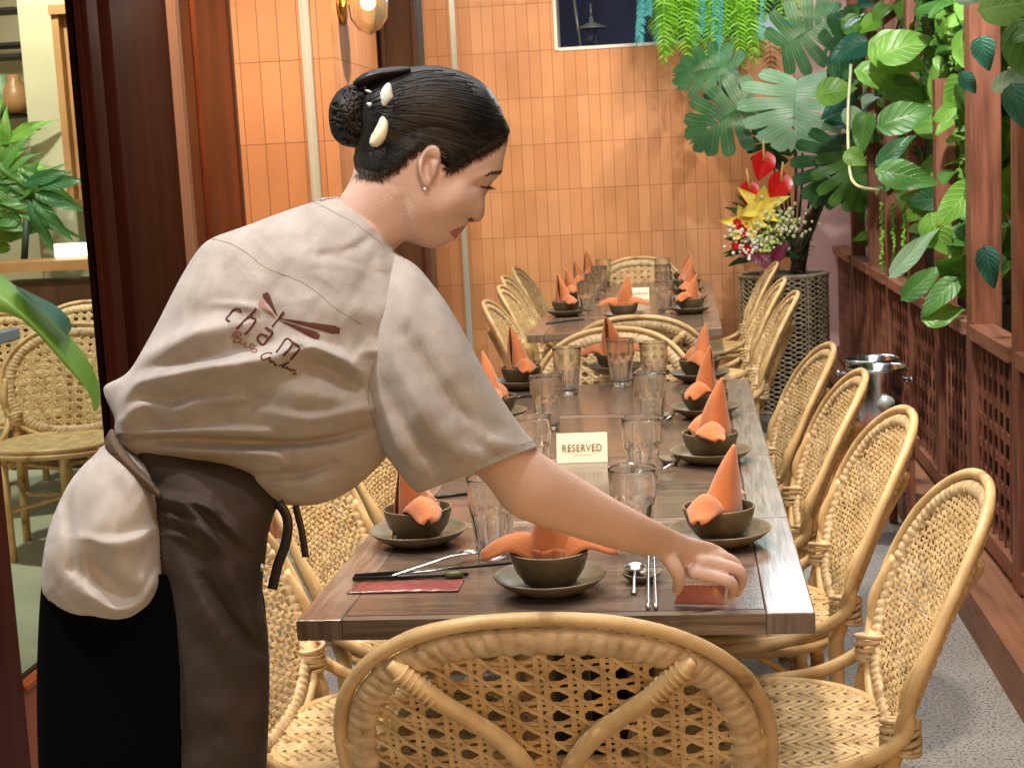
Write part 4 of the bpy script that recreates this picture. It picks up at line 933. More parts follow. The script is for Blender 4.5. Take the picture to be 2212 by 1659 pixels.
one(1905, 120, 6.0, (.8, -.1, .3), .28, .2, 'leaf_bright'); one(1890, 95, 6.1, (.9, -.1, -.5), .30, .22, 'leaf_bright'); one(1860, 155, 6.2, (.9, -.1, -.2), .34, .16, 'leaf_bright'); one(1910, 180, 6.2, (.7, -.1, -.35), .3, .16, 'leaf_mid')
one(1905, 270, 5.9, (.8, -.2, .25), .28, .18, 'leaf_mid'); one(1905, 370, 5.6, (.8, -.2, -.2), .28, .15, 'leaf_mid'); one(1900, 350, 5.7, (.6, -.2, .5), .22, .10, 'leaf_dark'); one(2010, 470, 5.5, (.3, -.2, -.8), .2, .16, 'leaf_bright')
one(1930, 590, 5.5, (.55, -.2, .65), .3, .10, 'leaf_pale'); one(1955, 640, 5.35, (.6, -.2, .55), .24, .11, 'leaf_mid'); one(2060, 610, 5.3, (-.7, -.2, -.6), .22, .12, 'leaf_mid'); one(2000, 690, 5.3, (.8, -.1, .25), .18, .12, 'leaf_bright')
one(1770, 205, 7.5, (.8, -.2, .15), .24, .2, 'leaf_bright'); one(1830, 240, 7.3, (.4, -.2, -.5), .2, .13, 'leaf_pale'); one(1870, 250, 7.2, (-.2, -.2, -.9), .24, .16, 'leaf_mid'); one(1830, 330, 7.0, (.4, -.2, -.3), .14, .12, 'leaf_bright')
one(2130, 540, 4.7, (.1, -.2, -.9), .16, .10, 'leaf_teal')
m = MB(); m.tube([tuple(Vector(p) - pk.location) for p in cr([P(1838, 140, 7.2), P(1832, 250, 7.1), P(1835, 360, 7.0), P(1850, 400, 6.9), P(1900, 412, 6.8)], 6)], .007, 6); m.build('cord', 'cream_flower', pk)
for px in (1905, 1930, 1952): 
    m = MB()
    for k in range(40): t = k / 40; m.ball(P(px + R.uniform(-4, 4), 440 + 150 * t, 5.9) - pk.location, R.uniform(.004, .008), 4)
    m.build('bead_strand', 'leaf_fern', pk)
def curtain(y0, y1, z0, z1, n, mt, label):
    e = empty('trailing_plant', (XT + .2, (y0 + y1) / 2, z1), 0, label, 'plant'); o = e.location; m = MB(); ms = MB()
    for k in range(n):
        x, y = XT + R.uniform(.0, .34), R.uniform(y0, y1); b_ = z0 + (z1 - z0) * R.uniform(0, .55); z = z1; pts = []
        while z > b_:
            p = Vector((x + .02 * math.sin(z * 7 + k), y + .02 * math.cos(z * 5 + k), z)) - o; pts.append(p); L = R.uniform(.016, .032)
            for s in (-1, 1): heart(m, p, (R.uniform(-.7, .5), s * R.uniform(.4, 1), R.uniform(-.9, 0)), (-.6, -1, R.uniform(0, .8)), L, L * .6, .2)
            z -= R.uniform(.018, .03)
        if len(pts) > 2: ms.tube(pts, .0015, 3)
    m.build('foliage', mt, e); ms.build('stem', 'stem', e)
curtain(6.1, 7.4, 1.0, 2.5, 34, 'leaf_mid', "fine leaved green curtain trailing between the slim posts")
curtain(5.3, 6.0, 1.25, 2.7, 18, 'leaf_bright', "light green trailing curtain behind the clipped leaves")
# inner room plant and near leaf
ip = empty('indoor_plant', (0, 0, 0), 0, "dark leafy plant standing behind the glass by the pillar", 'plant')
m = MB()
for k in range(34):
    a = R.uniform(-.5, 3.0); c = P(R.uniform(-30, 60), R.uniform(360, 480), 7.9); heart(m, c, (math.cos(a), -.2, math.sin(a) * .8 - .1), (0, -1, .5), R.uniform(.16, .34), R.uniform(.05, .09), .5)
m.build('foliage', 'leaf_mid', ip)
for (px, py, ax) in ((60, 395, (.9, -.2, .25)), (85, 420, (.9, -.2, -.3)), (80, 440, (.75, -.2, -.8)), (70, 450, (.4, -.2, -.9)), (92, 400, (.8, -.2, .1))):
    m = MB(); heart(m, P(px, py, 7.8), ax, (0, -1, .4), .26, .08, .3); m.build('leaf', 'leaf_dark', ip)
m = MB(); m.tube([P(58, 470, 7.9), P(52, 566, 7.9)], .02, 8); m.build('stem', 'stem_dark', ip)
m = MB()
for k in range(50): a = R.uniform(0, 3.1); heart(m, P(R.uniform(-60, 40), R.uniform(300, 540), 8.1), (math.cos(a), -.2, math.sin(a)), (0, -1, .5), R.uniform(.14, .3), R.uniform(.03, .08), .4)
m.build('back_foliage', 'leaf_bright', ip)
nl = empty('strap_leaf', P(0, 640, 1.25), 0, "large arching strap leaf close to the camera at the left edge", 'leaf')
def strap(mt, top, bot, name, th):
    m = MB(); n = len(top); vs = []
    for k in range(n):
        a, b = top[k], bot[k]; A = P(a[0], a[1], 1.25) - nl.location; B = P(b[0], b[1], 1.22) - nl.location; C_ = (A + B) / 2 + Vector((0, -.012, .002))
        vs += [A, (A + C_) / 2 + Vector((0, -.003, 0)), C_, (B + C_) / 2 + Vector((0, -.003, 0)), B]
    m.add(vs, [(k * 5 + j, (k + 1) * 5 + j, (k + 1) * 5 + j + 1, k * 5 + j + 1) for k in range(n - 1) for j in range(4)]); return m.build(name, mt, nl, sub=1)
strap('leaf_bright', [(-620, 760), (-420, 610), (-220, 545), (-60, 562), (0, 588), (60, 640), (120, 695), (170, 745), (205, 800), (220, 845), (214, 886)], [(-620, 800), (-420, 700), (-220, 665), (-60, 672), (0, 672), (45, 684), (95, 735), (140, 790), (178, 830), (200, 862), (212, 888)], 'blade', .001)
strap('leaf_teal', [(40, 618), (75, 638), (115, 655), (148, 680), (158, 710)], [(52, 632), (80, 658), (112, 688), (142, 722), (156, 748)], 'blade_underside', .001)
mat('latch_grey', (.12, .16, .19), .4)
Yh = YatX(36, 720, XD + .05); zh = P(30, 720, Yh).z
m = MB(); m.box((XD + .05, (Yh + Yn - .05) / 2, zh), (.02, Yh - Yn + .05, .03)); m.box((XD + .035, Yn - .05, zh), (.03, .03, .05)); dpart('handle', m, 'latch_grey', bevel=.004)
q_ = P(-600, 785, 1.25) - nl.location; m = MB(); m.tube([q_, q_ + Vector((-.06, 0, -.4)), q_ + Vector((-.08, .02, -q_.z - nl.location.z + .02))], [.008, .012, .016], 8); m.build('stalk', 'stem', nl)
# ================================================================== THE WAITRESS
def resample(pts, step, closed=True):
    pts = [np.array(p, float) for p in pts]; out = []
    n = len(pts)
    for i in range(n if closed else n - 1):
        a, b = pts[i], pts[(i + 1) % n]; k = max(1, int(np.linalg.norm(b - a) / step))
        for j in range(k): out.append(a + (b - a) * j / k)
    return np.array(out)
def smooth_outline(pts, it=2):
    p = np.array(pts, float)
    for _ in range(it):   # Chaikin corner cutting keeps the traced edge rounded
        q = np.empty((len(p) * 2, 2)); r = np.roll(p, -1, 0); q[0::2] = .75 * p + .25 * r; q[1::2] = .25 * p + .75 * r; p = q
    return p
def inpoly(x, y, poly):
    x = np.asarray(x); y = np.asarray(y); r = np.zeros(x.shape, bool); px, py = poly[:, 0], poly[:, 1]; j = len(poly) - 1
    for i in range(len(poly)):
        c = ((py[i] > y) != (py[j] > y)) & (x < (px[j] - px[i]) * (y - py[i]) / (py[j] - py[i] + 1e-12) + px[i]); r ^= c; j = i
    return r
def strokes_disp(x, y, strokes):
    """sum of fold ridges: (points, width px, height m, sharpness)"""
    d = np.zeros(x.shape)
    for pts, wd, amp, k in strokes:
        if k != 1: amp *= 2.1; wd *= .9
        pts = np.array([tuple(p) for p in cr(pts, 5)]); L = np.concatenate([[0], np.cumsum(np.linalg.norm(np.diff(pts, axis=0), axis=1))]); best = np.full(x.shape, 1e9); sd = np.zeros(x.shape); tt = np.zeros(x.shape)
        for i in range(len(pts) - 1):
            a, b = pts[i], pts[i + 1]; ab = b - a; l2 = (ab ** 2).sum() + 1e-9
            t = np.clip(((x - a[0]) * ab[0] + (y - a[1]) * ab[1]) / l2, 0, 1)
            qx, qy = x - a[0] - t * ab[0], y - a[1] - t * ab[1]; ds = np.hypot(qx, qy); m_ = ds < best
            best = np.where(m_, ds, best); sd = np.where(m_, np.sign(ab[0] * qy - ab[1] * qx), sd); tt = np.where(m_, (L[i] + t * (L[i + 1] - L[i])) / L[-1], tt)
        wloc = np.where(sd > 0, wd * k, wd); prof = np.exp(-(best / wloc) ** 2) * (.25 + .75 * np.sin(np.pi * np.clip(tt, .03, .97)) ** .6)
        d += amp * prof
    return d
class Puff:
    """closed cushion-like body whose silhouette is a traced outline; real depth both ways"""
    def __init__(s, outline, Yf, T, step=6, gam=.5, strokes=(), Tb=None, smooth=2, gs=8, noise=0., base=None, lift=.004):
        s.base = base; s.lift = lift
        s.o = resample(smooth_outline(outline, smooth), step); s.Yf = Yf if callable(Yf) else (lambda x, y: np.full(np.shape(x), float(Yf))); s.T = T; s.Tb = T if Tb is None else Tb; s.gam = gam; s.st = strokes; s.noise = noise
        mn = s.o.min(0) - 2 * gs; mx = s.o.max(0) + 2 * gs; s.mn = mn; s.gs = gs
        nx, ny = ((mx - mn) / gs).astype(int) + 2; gx, gy = np.meshgrid(mn[0] + gs * np.arange(nx), mn[1] + gs * np.arange(ny), indexing='ij')
        ins = inpoly(gx, gy, s.o); h = np.zeros((nx, ny)); ii, jj = np.indices(h.shape); red = (ii + jj) % 2 == 0; om = 2 / (1 + math.sin(math.pi / max(nx, ny)))
        for _ in range(int(3.2 * max(nx, ny)) + 60):
            for c in (red, ~red):
                nb = np.zeros_like(h); nb[1:-1, 1:-1] = (h[2:, 1:-1] + h[:-2, 1:-1] + h[1:-1, 2:] + h[1:-1, :-2]) / 4 + gs * gs / 4
                h = np.where(ins & c, h + om * (nb - h), h)
        s.h = h / h.max(); s.nx, s.ny = nx, ny; s.step = step
    def H(s, x, y):
        u = np.clip((x - s.mn[0]) / s.gs, 0, s.nx - 2 + .999); v = np.clip((y - s.mn[1]) / s.gs, 0, s.ny - 2 + .999); i = np.minimum(u.astype(int), s.nx - 2); j = np.minimum(v.astype(int), s.ny - 2); fu, fv = u - i, v - j
        h = s.h; return np.maximum((h[i, j] * (1 - fu) + h[i + 1, j] * fu) * (1 - fv) + (h[i, j + 1] * (1 - fu) + h[i + 1, j + 1] * fu) * fv, 0) ** s.gam
    def front(s, x, y, off=0.):
        x = np.asarray(x, float); y = np.asarray(y, float); H = s.H(x, y)
        d = s.T * H + strokes_disp(x, y, s.st) * np.minimum(1, H * 3.0)
        if s.noise:
            rn = random.Random(5)
            for _ in range(14): a_, l_, p_ = rn.uniform(0, 6.28), rn.uniform(30, 160), rn.uniform(0, 6.28); d = d + s.noise * (l_ / 160) * np.sin((x * math.cos(a_) + y * math.sin(a_)) * 6.28 / l_ + p_ + 1.2 * np.sin(y / 47. + p_)) * np.minimum(1, H * 2)
        r = s.Yf(x, y) - d
        if s.base: r = np.minimum(r, s.base.front(x, y) - s.lift * np.minimum(1, H * 2.2) + .0005)
        return r - off
    def pt(s, x, y, off=0.):
        return Vector(Pn(np.array([float(x)]), np.array([float(y)]), s.front(np.array([float(x)]), np.array([float(y)]), off))[0])
    def mesh(s, mb, mi=0):
        o = s.o; st = s.step; mn = o.min(0); mx = o.max(0)
        gx, gy = np.meshgrid(np.arange(mn[0], mx[0], st), np.arange(mn[1], mx[1], st * .87), indexing='ij'); gx = gx + (np.indices(gx.shape)[1] % 2) * st / 2
        gx, gy = gx.ravel(), gy.ravel(); ins = inpoly(gx, gy, o); gx, gy = gx[ins], gy[ins]
        keep = np.ones(len(gx), bool)
        for k in range(0, len(gx), 2000):
            dd = np.hypot(gx[k:k + 2000, None] - o[None, :, 0], gy[k:k + 2000, None] - o[None, :, 1]).min(1); keep[k:k + 2000] = dd > st * .55
        gx, gy = gx[keep], gy[keep]; no = len(o); pts = [Vector(p) for p in o] + [Vector((a, b)) for a, b in zip(gx, gy)]
        V_, E_, F_, *_ = geometry.delaunay_2d_cdt(pts, [(i, (i + 1) % no) for i in range(no)], [], 1, 1e-4)
        V = np.array([tuple(v) for v in V_]); edge = np.zeros(len(V), bool); D = {(round(p[0], 2), round(p[1], 2)) for p in o}
        for i, v in enumerate(V):
            if (round(v[0], 2), round(v[1], 2)) in D: edge[i] = True
        ye = s.Yf(V[:, 0], V[:, 1]) if not s.base else np.minimum(s.Yf(V[:, 0], V[:, 1]), s.base.front(V[:, 0], V[:, 1]) + .001)
        yf = np.where(edge, ye, s.front(V[:, 0], V[:, 1])); yk = np.where(edge, s.Yf(V[:, 0], V[:, 1]), s.Yf(V[:, 0], V[:, 1]) + s.Tb * s.H(V[:, 0], V[:, 1]))
        A = Pn(V[:, 0], V[:, 1], yf); B = Pn(V[:, 0], V[:, 1], yk); idx = {}; vs = [tuple(p) for p in A]; bi = []
        for i in range(len(V)):
            if edge[i]: bi.append(i)
            else: bi.append(len(vs)); vs.append(tuple(B[i]))
        fs = []
        for f in F_:
            a = [V[i] for i in f]; area = sum(a[i][0] * a[(i + 1) % len(a)][1] - a[(i + 1) % len(a)][0] * a[i][1] for i in range(len(a)))
            f = list(f) if area < 0 else list(f)[::-1]
            fs.append(tuple(f)); fs.append(tuple(bi[i] for i in f[::-1]))
        mb.add(vs, fs, mi)
def loft(mb, secs, n=40, per=6, strokes=(), noise=0., mi=0, cap=True, pw=1.):
    """tube of cloth or flesh; sections are (ax, ay, bx, by, Y, halfdepth) with a, b the two silhouette edges"""
    S_ = cr(secs, per); N = len(S_); th = np.linspace(0, 2 * math.pi, n, endpoint=False); vs = []
    for q in S_:
        ax, ay, bx, by, Y, T = q; c = np.cos(th); s_ = np.sin(th); c = np.sign(c) * np.abs(c) ** pw
        x = (ax + bx) / 2 + (ax - bx) / 2 * c; y = (ay + by) / 2 + (ay - by) / 2 * c; fr_ = np.maximum(s_, 0)
        d = T * s_ + (strokes_disp(x, y, strokes) if strokes else 0) * np.minimum(1, fr_ * 2.5)
        if noise: d = d + noise * np.sin(x * .07 + y * .05) * np.sin(y * .06 - x * .03) * fr_
        vs += [tuple(p) for p in Pn(x, y, Y - d)]
    fs = [(i * n + j, (i + 1) * n + j, (i + 1) * n + (j + 1) % n, i * n + (j + 1) % n) for i in range(N - 1) for j in range(n)]
    if cap: fs += [tuple(range(n)), tuple((N - 1) * n + j for j in range(n - 1, -1, -1))]
    mb.add(vs, fs, mi)
def limb(mb, pts, n=14):
    """(px, py, Y, radius m): rounded tapering chain"""
    Q = cr([(*P(a, b, c), r) for a, b, c, r in pts], 6); P0 = [Vector(q[:3]) for q in Q]; rr_ = [q[3] for q in Q]
    mb.tube(P0, rr_, n); mb.ball(P0[0], rr_[0] * .99, 10); mb.ball(P0[-1], rr_[-1] * .99, 10)
wt = empty('person', P(330, 1500, 2.15), 0, "waitress in beige shirt and brown apron bending over the table, placing a packet", 'person')
WO = wt.location.copy(); WO.z = 0; wt.location = WO
def wbuild(mb, name, mt, parent=None, **k):
    mb.xf(Matrix.Translation(-WO)); return mb.build(name, mt, parent or wt, **k)
# ---- head and neck
head = [(1101, 283), (1098, 305), (1092, 330), (1088, 348), (1087, 362), (1085, 374), (1076, 383), (1066, 391), (1061, 400), (1056, 410), (1049, 420), (1047, 432), (1048, 447), (1047, 460), (1045, 470), (1035, 480), (1022, 481),
        (1011, 480), (1008, 488), (1001, 496), (999, 503), (990, 505), (990, 512), (984, 519), (973, 522), (962, 527), (952, 534), (937, 538), (918, 535), (900, 529), (880, 522), (872, 523), (862, 530), (850, 542), (838, 560), (800, 570), (745, 520), (724, 470), (733, 428), (752, 400), (763, 375), (767, 340), (768, 250),
        (800, 200), (860, 160), (930, 149), (1000, 162), (1050, 190), (1080, 235)]
YH = 2.16
def Yhead(x, y): return YH + (np.asarray(x) - 900) * .00012
fs_ = [([(1046, 436), (1040, 462), (1030, 474)], 9, .006, 1), ([(1018, 470), (1010, 478)], 6, -.004, 1), ([(1030, 472), (1022, 477)], 7, .004, 1),     # nose wing
       ([(1050, 408), (1038, 403), (1022, 404)], 10, -.009, 1), ([(1080, 374), (1060, 376), (1035, 385)], 8, .004, 1), ([(1046, 408), (1034, 409), (1026, 411)], 4.5, .004, 1), # eye socket, brow, lid
       ([(1000, 490), (988, 498), (978, 500)], 4, .003, 1), ([(988, 511), (978, 508)], 5, .003, 1), ([(986, 504), (972, 502)], 2.6, -.004, 1), ([(1012, 482), (1000, 470), (985, 478)], 8, -.004, 1),
       ([(930, 470), (985, 440), (1020, 425)], 34, .011, 1), ([(918, 410), (908, 450), (895, 492), (908, 514), (940, 526)], 22, .005, 1), ([(870, 440), (868, 490), (880, 512)], 16, -.006, 1), ([(905, 420), (850, 500), (800, 540)], 26, .004, 1),
       ([(965, 400), (990, 385), (1010, 380)], 16, -.004, 1)]
hp = Puff(head, Yhead, .078, 5, .5, fs_, smooth=1, gs=6)
ear = Puff([(953, 330), (949, 318), (938, 311), (924, 314), (911, 327), (902, 348), (900, 370), (904, 388), (911, 404), (919, 413), (927, 411), (930, 398), (938, 388), (946, 370), (951, 350)], lambda x, y: YH - .078 + .003 - (930 - np.asarray(x)) * .00012, .012, 3, .45,
           [([(950, 345), (944, 322), (926, 320), (912, 340), (908, 372), (918, 400)], 4.5, .006, 1), ([(940, 345), (926, 345), (922, 372), (928, 388)], 7, -.012, 1), ([(944, 372), (938, 385)], 5, .004, 1)], smooth=1, gs=3)
mb = MB(); hp.mesh(mb); ear.mesh(mb)
# neck down into the torso, torso core, arms, legs
loft(mb, [(775, 400, 880, 505, 2.16, .055), (735, 436, 848, 548, 2.15, .055), (690, 480, 830, 590, 2.15, .06)], 36)
loft(mb, [(700, 470, 860, 600, 2.16, .07), (590, 580, 830, 740, 2.17, .07), (420, 740, 720, 930, 2.17, .07), (340, 900, 540, 1050, 2.17, .06), (200, 1160, 500, 1180, 2.18, .06), (180, 1400, 510, 1400, 2.20, .06)], 30)
limb(mb, [(200, 1380, 2.2, .06), (200, 1900, 2.2, .05), (190, 2350, 2.18, .04)]); limb(mb, [(460, 1380, 2.22, .06), (470, 1900, 2.2, .055), (470, 2350, 2.2, .04)])
# right arm: sleeve to wrist
loft(mb, [(960, 760, 860, 860, 2.10, .042), (1060, 880, 950, 970, 2.09, .040), (1150, 962, 1040, 1035, 2.09, .0385), (1205, 1002, 1098, 1106, 2.10, .038), (1262, 1037, 1170, 1137, 2.12, .036), (1330, 1078, 1255, 1165, 2.15, .032), (1395, 1113, 1335, 1188, 2.19, .027), (1440, 1137, 1396, 1199, 2.225, .022), (1460, 1146, 1424, 1206, 2.245, .0195), (1485, 1158, 1442, 1222, 2.265, .0185), (1515, 1166, 1462, 1240, 2.285, .018), (1545, 1175, 1492, 1250, 2.305, .016), (1560, 1192, 1515, 1256, 2.315, .013)], 36, 8)
# hand: back of the hand, four bent fingers and thumb
limb(mb, [(1500, 1236, 2.27, 0.0114), (1533, 1243, 2.275, 0.0110), (1562, 1251, 2.275, 0.0101), (1578, 1258, 2.28, 0.0097), (1584, 1272, 2.29, 0.0086), (1580, 1286, 2.305, 0.0069)])            # index
limb(mb, [(1515, 1212, 2.28, 0.0110), (1548, 1218, 2.29, 0.0110), (1580, 1226, 2.295, 0.0104), (1598, 1236, 2.30, 0.0099), (1602, 1254, 2.31, 0.0086), (1594, 1280, 2.325, 0.0069)])         # middle
limb(mb, [(1530, 1196, 2.30, 0.0106), (1562, 1203, 2.315, 0.0101), (1586, 1216, 2.33, 0.0092), (1596, 1234, 2.34, 0.0084), (1594, 1262, 2.345, 0.0066)])        # ring
limb(mb, [(1530, 1184, 2.32, 0.0092), (1552, 1192, 2.34, 0.0086), (1572, 1208, 2.36, 0.0077), (1578, 1236, 2.37, 0.0060)])        # little
limb(mb, [(1446, 1206, 2.25, 0.0141), (1458, 1226, 2.245, 0.0119), (1466, 1248, 2.25, 0.0101), (1464, 1266, 2.265, 0.0088), (1460, 1277, 2.28, 0.0069)])        # thumb
limb(mb, [(820, 640, 2.30, .045), (790, 830, 2.31, .036), (730, 940, 2.30, .030), (690, 1000, 2.29, .024)])   # far arm, hidden behind the shirt
body0 = wbuild(mb, 'body_raw', 'skin')
rm = body0.modifiers.new('r', 'REMESH'); rm.mode = 'VOXEL'; rm.voxel_size = .0024
sm = body0.modifiers.new('s', 'SMOOTH'); sm.iterations = 4; sm.factor = .5
dg = bpy.context.evaluated_depsgraph_get(); me = bpy.data.meshes.new_from_object(body0.evaluated_get(dg)); bpy.data.objects.remove(body0)
me.polygons.foreach_set('use_smooth', [True] * len(me.polygons)); me.materials.clear()
for q in ('skin', 'lips', 'brow'): me.materials.append(MATS[q])
body = bpy.data.objects.new('body', me); COL.objects.link(body); body.parent = wt
lipp = np.array([(1010, 487), (1000, 488), (986, 494), (973, 500), (972, 503), (978, 512), (984, 519), (996, 514), (1004, 500)], float)
browp = np.array([(1090, 368), (1078, 368), (1060, 372), (1046, 379), (1048, 383), (1062, 378), (1080, 377), (1088, 378)], float)
lashp = np.array([(1062, 400), (1050, 403), (1038, 402), (1036, 405), (1046, 408), (1058, 410), (1064, 407)], float)
nos = np.array([(1010, 473), (1018, 471), (1026, 475), (1020, 480), (1012, 479)], float)  # nostril, its dark hollow painted on with the brow colour
nv = len(me.vertices); co = np.empty(nv * 3); me.vertices.foreach_get('co', co); co = co.reshape(-1, 3) + np.array(WO)
cc = (co - np.array(EYE)) @ M3n; X2 = CX - F * cc[:, 0] / cc[:, 2]; Y2 = CY + F * cc[:, 1] / cc[:, 2]
nf = len(me.polygons); ctr = np.empty(nf * 3); me.polygons.foreach_get('center', ctr); ctr = ctr.reshape(-1, 3) + np.array(WO); cc = (ctr - np.array(EYE)) @ M3n; fx = CX - F * cc[:, 0] / cc[:, 2]; fy = CY + F * cc[:, 1] / cc[:, 2]
mi = np.zeros(nf, int); mi[inpoly(fx, fy, lipp)] = 1; mi[inpoly(fx, fy, browp) | inpoly(fx, fy, lashp) | inpoly(fx, fy, nos)] = 2; me.polygons.foreach_set('material_index', mi)
# eyelashes
m = MB()
for k in range(9): a = hp.pt(1048 + k * 1.6, 406.5 - .3 * k, .001); m.tube([a, a + Vector((.005 + k * .0004, -.003, -.004))], [.0006, .0002], 4)
wbuild(m, 'eyelashes', 'brow')
for (x, y, Y, a) in ((1583, 1287, 2.297, .3), (1597, 1279, 2.316, .4), (1458, 1277, 2.272, -.2)):
    m = MB(); m.ball(P(x, y, Y), .0058, 8, sc_=(.75, .5, 1.1)); wbuild(m, 'fingernail', 'nail')
# ---- hair
hairo = [(1103, 282), (1099, 292), (1088, 306), (1068, 319), (1040, 334), (1010, 350), (986, 362), (970, 367), (964, 360), (964, 350), (964, 338), (954, 320), (944, 310), (930, 306), (914, 311), (901, 332), (880, 341), (870, 356), (850, 372), (821, 386), (795, 380), (768, 368), (762, 345), (768, 322), (764, 290), (766, 240), (778, 200), (800, 172), (845, 150), (878, 146), (915, 142), (945, 142), (978, 149), (1012, 160), (1050, 183), (1078, 224), (1090, 254)]
hr = Puff(hairo, lambda x, y: Yhead(x, y) - .004, .086, 6, .5, [([(1000, 200), (1040, 250), (1070, 300)], 50, .004, 1)], smooth=2, gs=6, Tb=.088, base=hp, lift=.007)
m = MB(); hr.mesh(m); hair = wbuild(m, 'hair', 'hair')
m = MB(); Rh = random.Random(4)
for k in range(420):   # combed strands running from the hairline back to the bun
    t = k / 419; a0 = rad(-52 + 118 * t) ; sx, sy = 800 + Rh.uniform(-8, 12), 215 + 110 * t + Rh.uniform(-10, 10)
    ex = [(1015, 168), (1060, 205), (1086, 250), (1096, 285), (1092, 318), (1060, 350), (1010, 376), (968, 352), (930, 312), (905, 330), (870, 352), (820, 378)]
    q = t * 11; i = min(10, int(q)); f = q - i; tx = ex[i][0] * (1 - f) + ex[i + 1][0] * f + Rh.uniform(-14, 2); ty = ex[i][1] * (1 - f) + ex[i + 1][1] * f + Rh.uniform(-8, 8)
    u0 = Rh.uniform(0, .4); u1 = Rh.uniform(.6, 1); bend = -(42 - 60 * t) * (abs(tx - sx) / 300); pts = []
    for j in range(13):
        u = u0 + (u1 - u0) * j / 12; x = sx + (tx - sx) * u; y = sy + (ty - sy) * u + bend * math.sin(pi * u) 
        pts.append((x, y))
    xs = np.array([p[0] for p in pts]); ys = np.array([p[1] for p in pts]); ok = inpoly(xs, ys, hr.o)
    if ok.sum() < 4: continue
    xs, ys = xs[ok], ys[ok]; PP = Pn(xs, ys, hr.front(xs, ys, .0004 + Rh.random() * .0008)); m.tube([tuple(p) for p in PP], Rh.uniform(.0004, .0010), 4)
wbuild(m, 'strands', 'hair', hair)
m = MB()
for k in range(100):   # baby hair at the nape and the temple
    if k < 100: x = Rh.uniform(768, 868); y = 366 + (x < 825) * 14 - max(0, x - 825) * .5 + Rh.uniform(-6, 4); d = (Rh.uniform(-12, 2), Rh.uniform(6, 18))
    else: x = Rh.uniform(940, 1070); y = 400 - (x - 940) * .40 + Rh.uniform(-8, 2); d = (-Rh.uniform(6, 18), Rh.uniform(3, 9))
    xs = np.array([x, x + d[0] * .5, x + d[0]]); ys = np.array([y, y + d[1] * .6, y + d[1]])
    if not inpoly(xs, ys, hp.o).all(): continue
    m.tube([tuple(p) for p in Pn(xs, ys, hp.front(xs, ys, .0008))], [.00045, .0003, .0001], 4)
HB = resample([(1096, 297), (1084, 310), (1056, 327), (1020, 345), (985, 364), (966, 371)], 1.1, False).tolist() + resample([(901, 332), (880, 341), (870, 356), (850, 372), (821, 386), (795, 380), (770, 370)], 1.3, False).tolist()
for (x, y) in HB:
    for _ in range(2):
        bx_, by_ = x + Rh.uniform(-3, 3), y + Rh.uniform(-4, 2); front_ = x > 940
        dx_, dy_ = (Rh.uniform(-14, 0), Rh.uniform(4, 20)) if front_ else (Rh.uniform(-5, 9), Rh.uniform(5, 15))
        xs = np.array([bx_ - (12 if front_ else 6), bx_, bx_ + dx_ * .6, bx_ + dx_]); ys = np.array([by_ - (4 if front_ else 9), by_, by_ + dy_ * .6, by_ + dy_])
        if not inpoly(xs, ys, hp.o).all(): continue
        yy = hp.front(xs, ys, .0009); yy[:2] = np.minimum(yy[:2], hr.front(xs[:2], ys[:2], .0006) + .004 * np.array([0, 1])); m.tube([tuple(p) for p in Pn(xs, ys, yy)], [.0005, .00042, .00028, .00008], 3)
wbuild(m, 'baby_hair', 'hair_soft', hair)
buno = [(712, 222), (709, 250), (712, 275), (718, 296), (735, 313), (758, 320), (785, 319), (806, 300), (820, 270), (822, 235), (812, 205), (790, 186), (760, 180), (733, 192)]
bn = Puff(buno, 2.15, .058, 5, .5, [], smooth=2, gs=5, noise=.003); m = MB(); bn.mesh(m); bun = wbuild(m, 'bun', 'hair_bun', hair)
m = MB()
for k in range(130):
    cx_, cy_ = 764 + Rh.gauss(0, 30), 252 + Rh.gauss(0, 36); r0 = Rh.uniform(5, 13); a0 = Rh.uniform(0, 6.28); aa = np.linspace(0, Rh.uniform(2.5, 5), 14); xs = cx_ + r0 * np.cos(a0 + aa) * (1 - aa * .08); ys = cy_ + r0 * .8 * np.sin(a0 + aa) * (1 - aa * .08)
    if not inpoly(xs, ys, bn.o).all(): continue
    m.tube([tuple(p) for p in Pn(xs, ys, bn.front(xs, ys, .001 + Rh.random() * .003))], [.0010 + .0018 * math.sin(pi * j / 13) for j in range(14)], 6)
wbuild(m, 'curls', 'hair_bun', bun)
def puffpart(outline, Y, T, name, mt, parent=None, strokes=(), **k):
    q = Puff(outline, Y, T, k.pop('step', 4), k.pop('gam', .5), strokes, smooth=k.pop('smooth', 1), gs=k.pop('gs', 4), **k); m = MB(); q.mesh(m); return wbuild(m, name, mt, parent), q
puffpart([(758, 182), (775, 165), (800, 152), (830, 146), (880, 143), (890, 150), (884, 160), (860, 170), (830, 178), (800, 186), (775, 192)], 2.11, .018, 'ribbon_bow', 'ribbon', hair, [([(765, 178), (810, 160), (870, 152)], 5, .006, 1), ([(775, 186), (830, 172), (880, 158)], 3, -.006, 1)])
puffpart([(838, 178), (845, 182), (848, 200), (850, 210), (842, 220), (834, 228), (829, 238), (824, 222), (820, 205), (826, 190)], 2.058, .006, 'hair_clip', 'hair_clip', hair)
puffpart([(824, 249), (836, 258), (840, 272), (836, 296), (824, 314), (810, 320), (797, 313), (800, 296), (812, 276)], 2.062, .012, 'petal_clip', 'clip_petal', hair)
for o_ in ([(786, 195), (796, 194), (806, 200), (796, 202)], [(790, 222), (803, 222), (804, 228), (797, 233)]): puffpart(o_, 2.078, .003, 'hair_clip', 'hair_clip', hair, step=3, gs=2)
m = MB(); m.ball(P(918, 409, 2.065), .0022, 8); wbuild(m, 'earring', 'hair_clip')
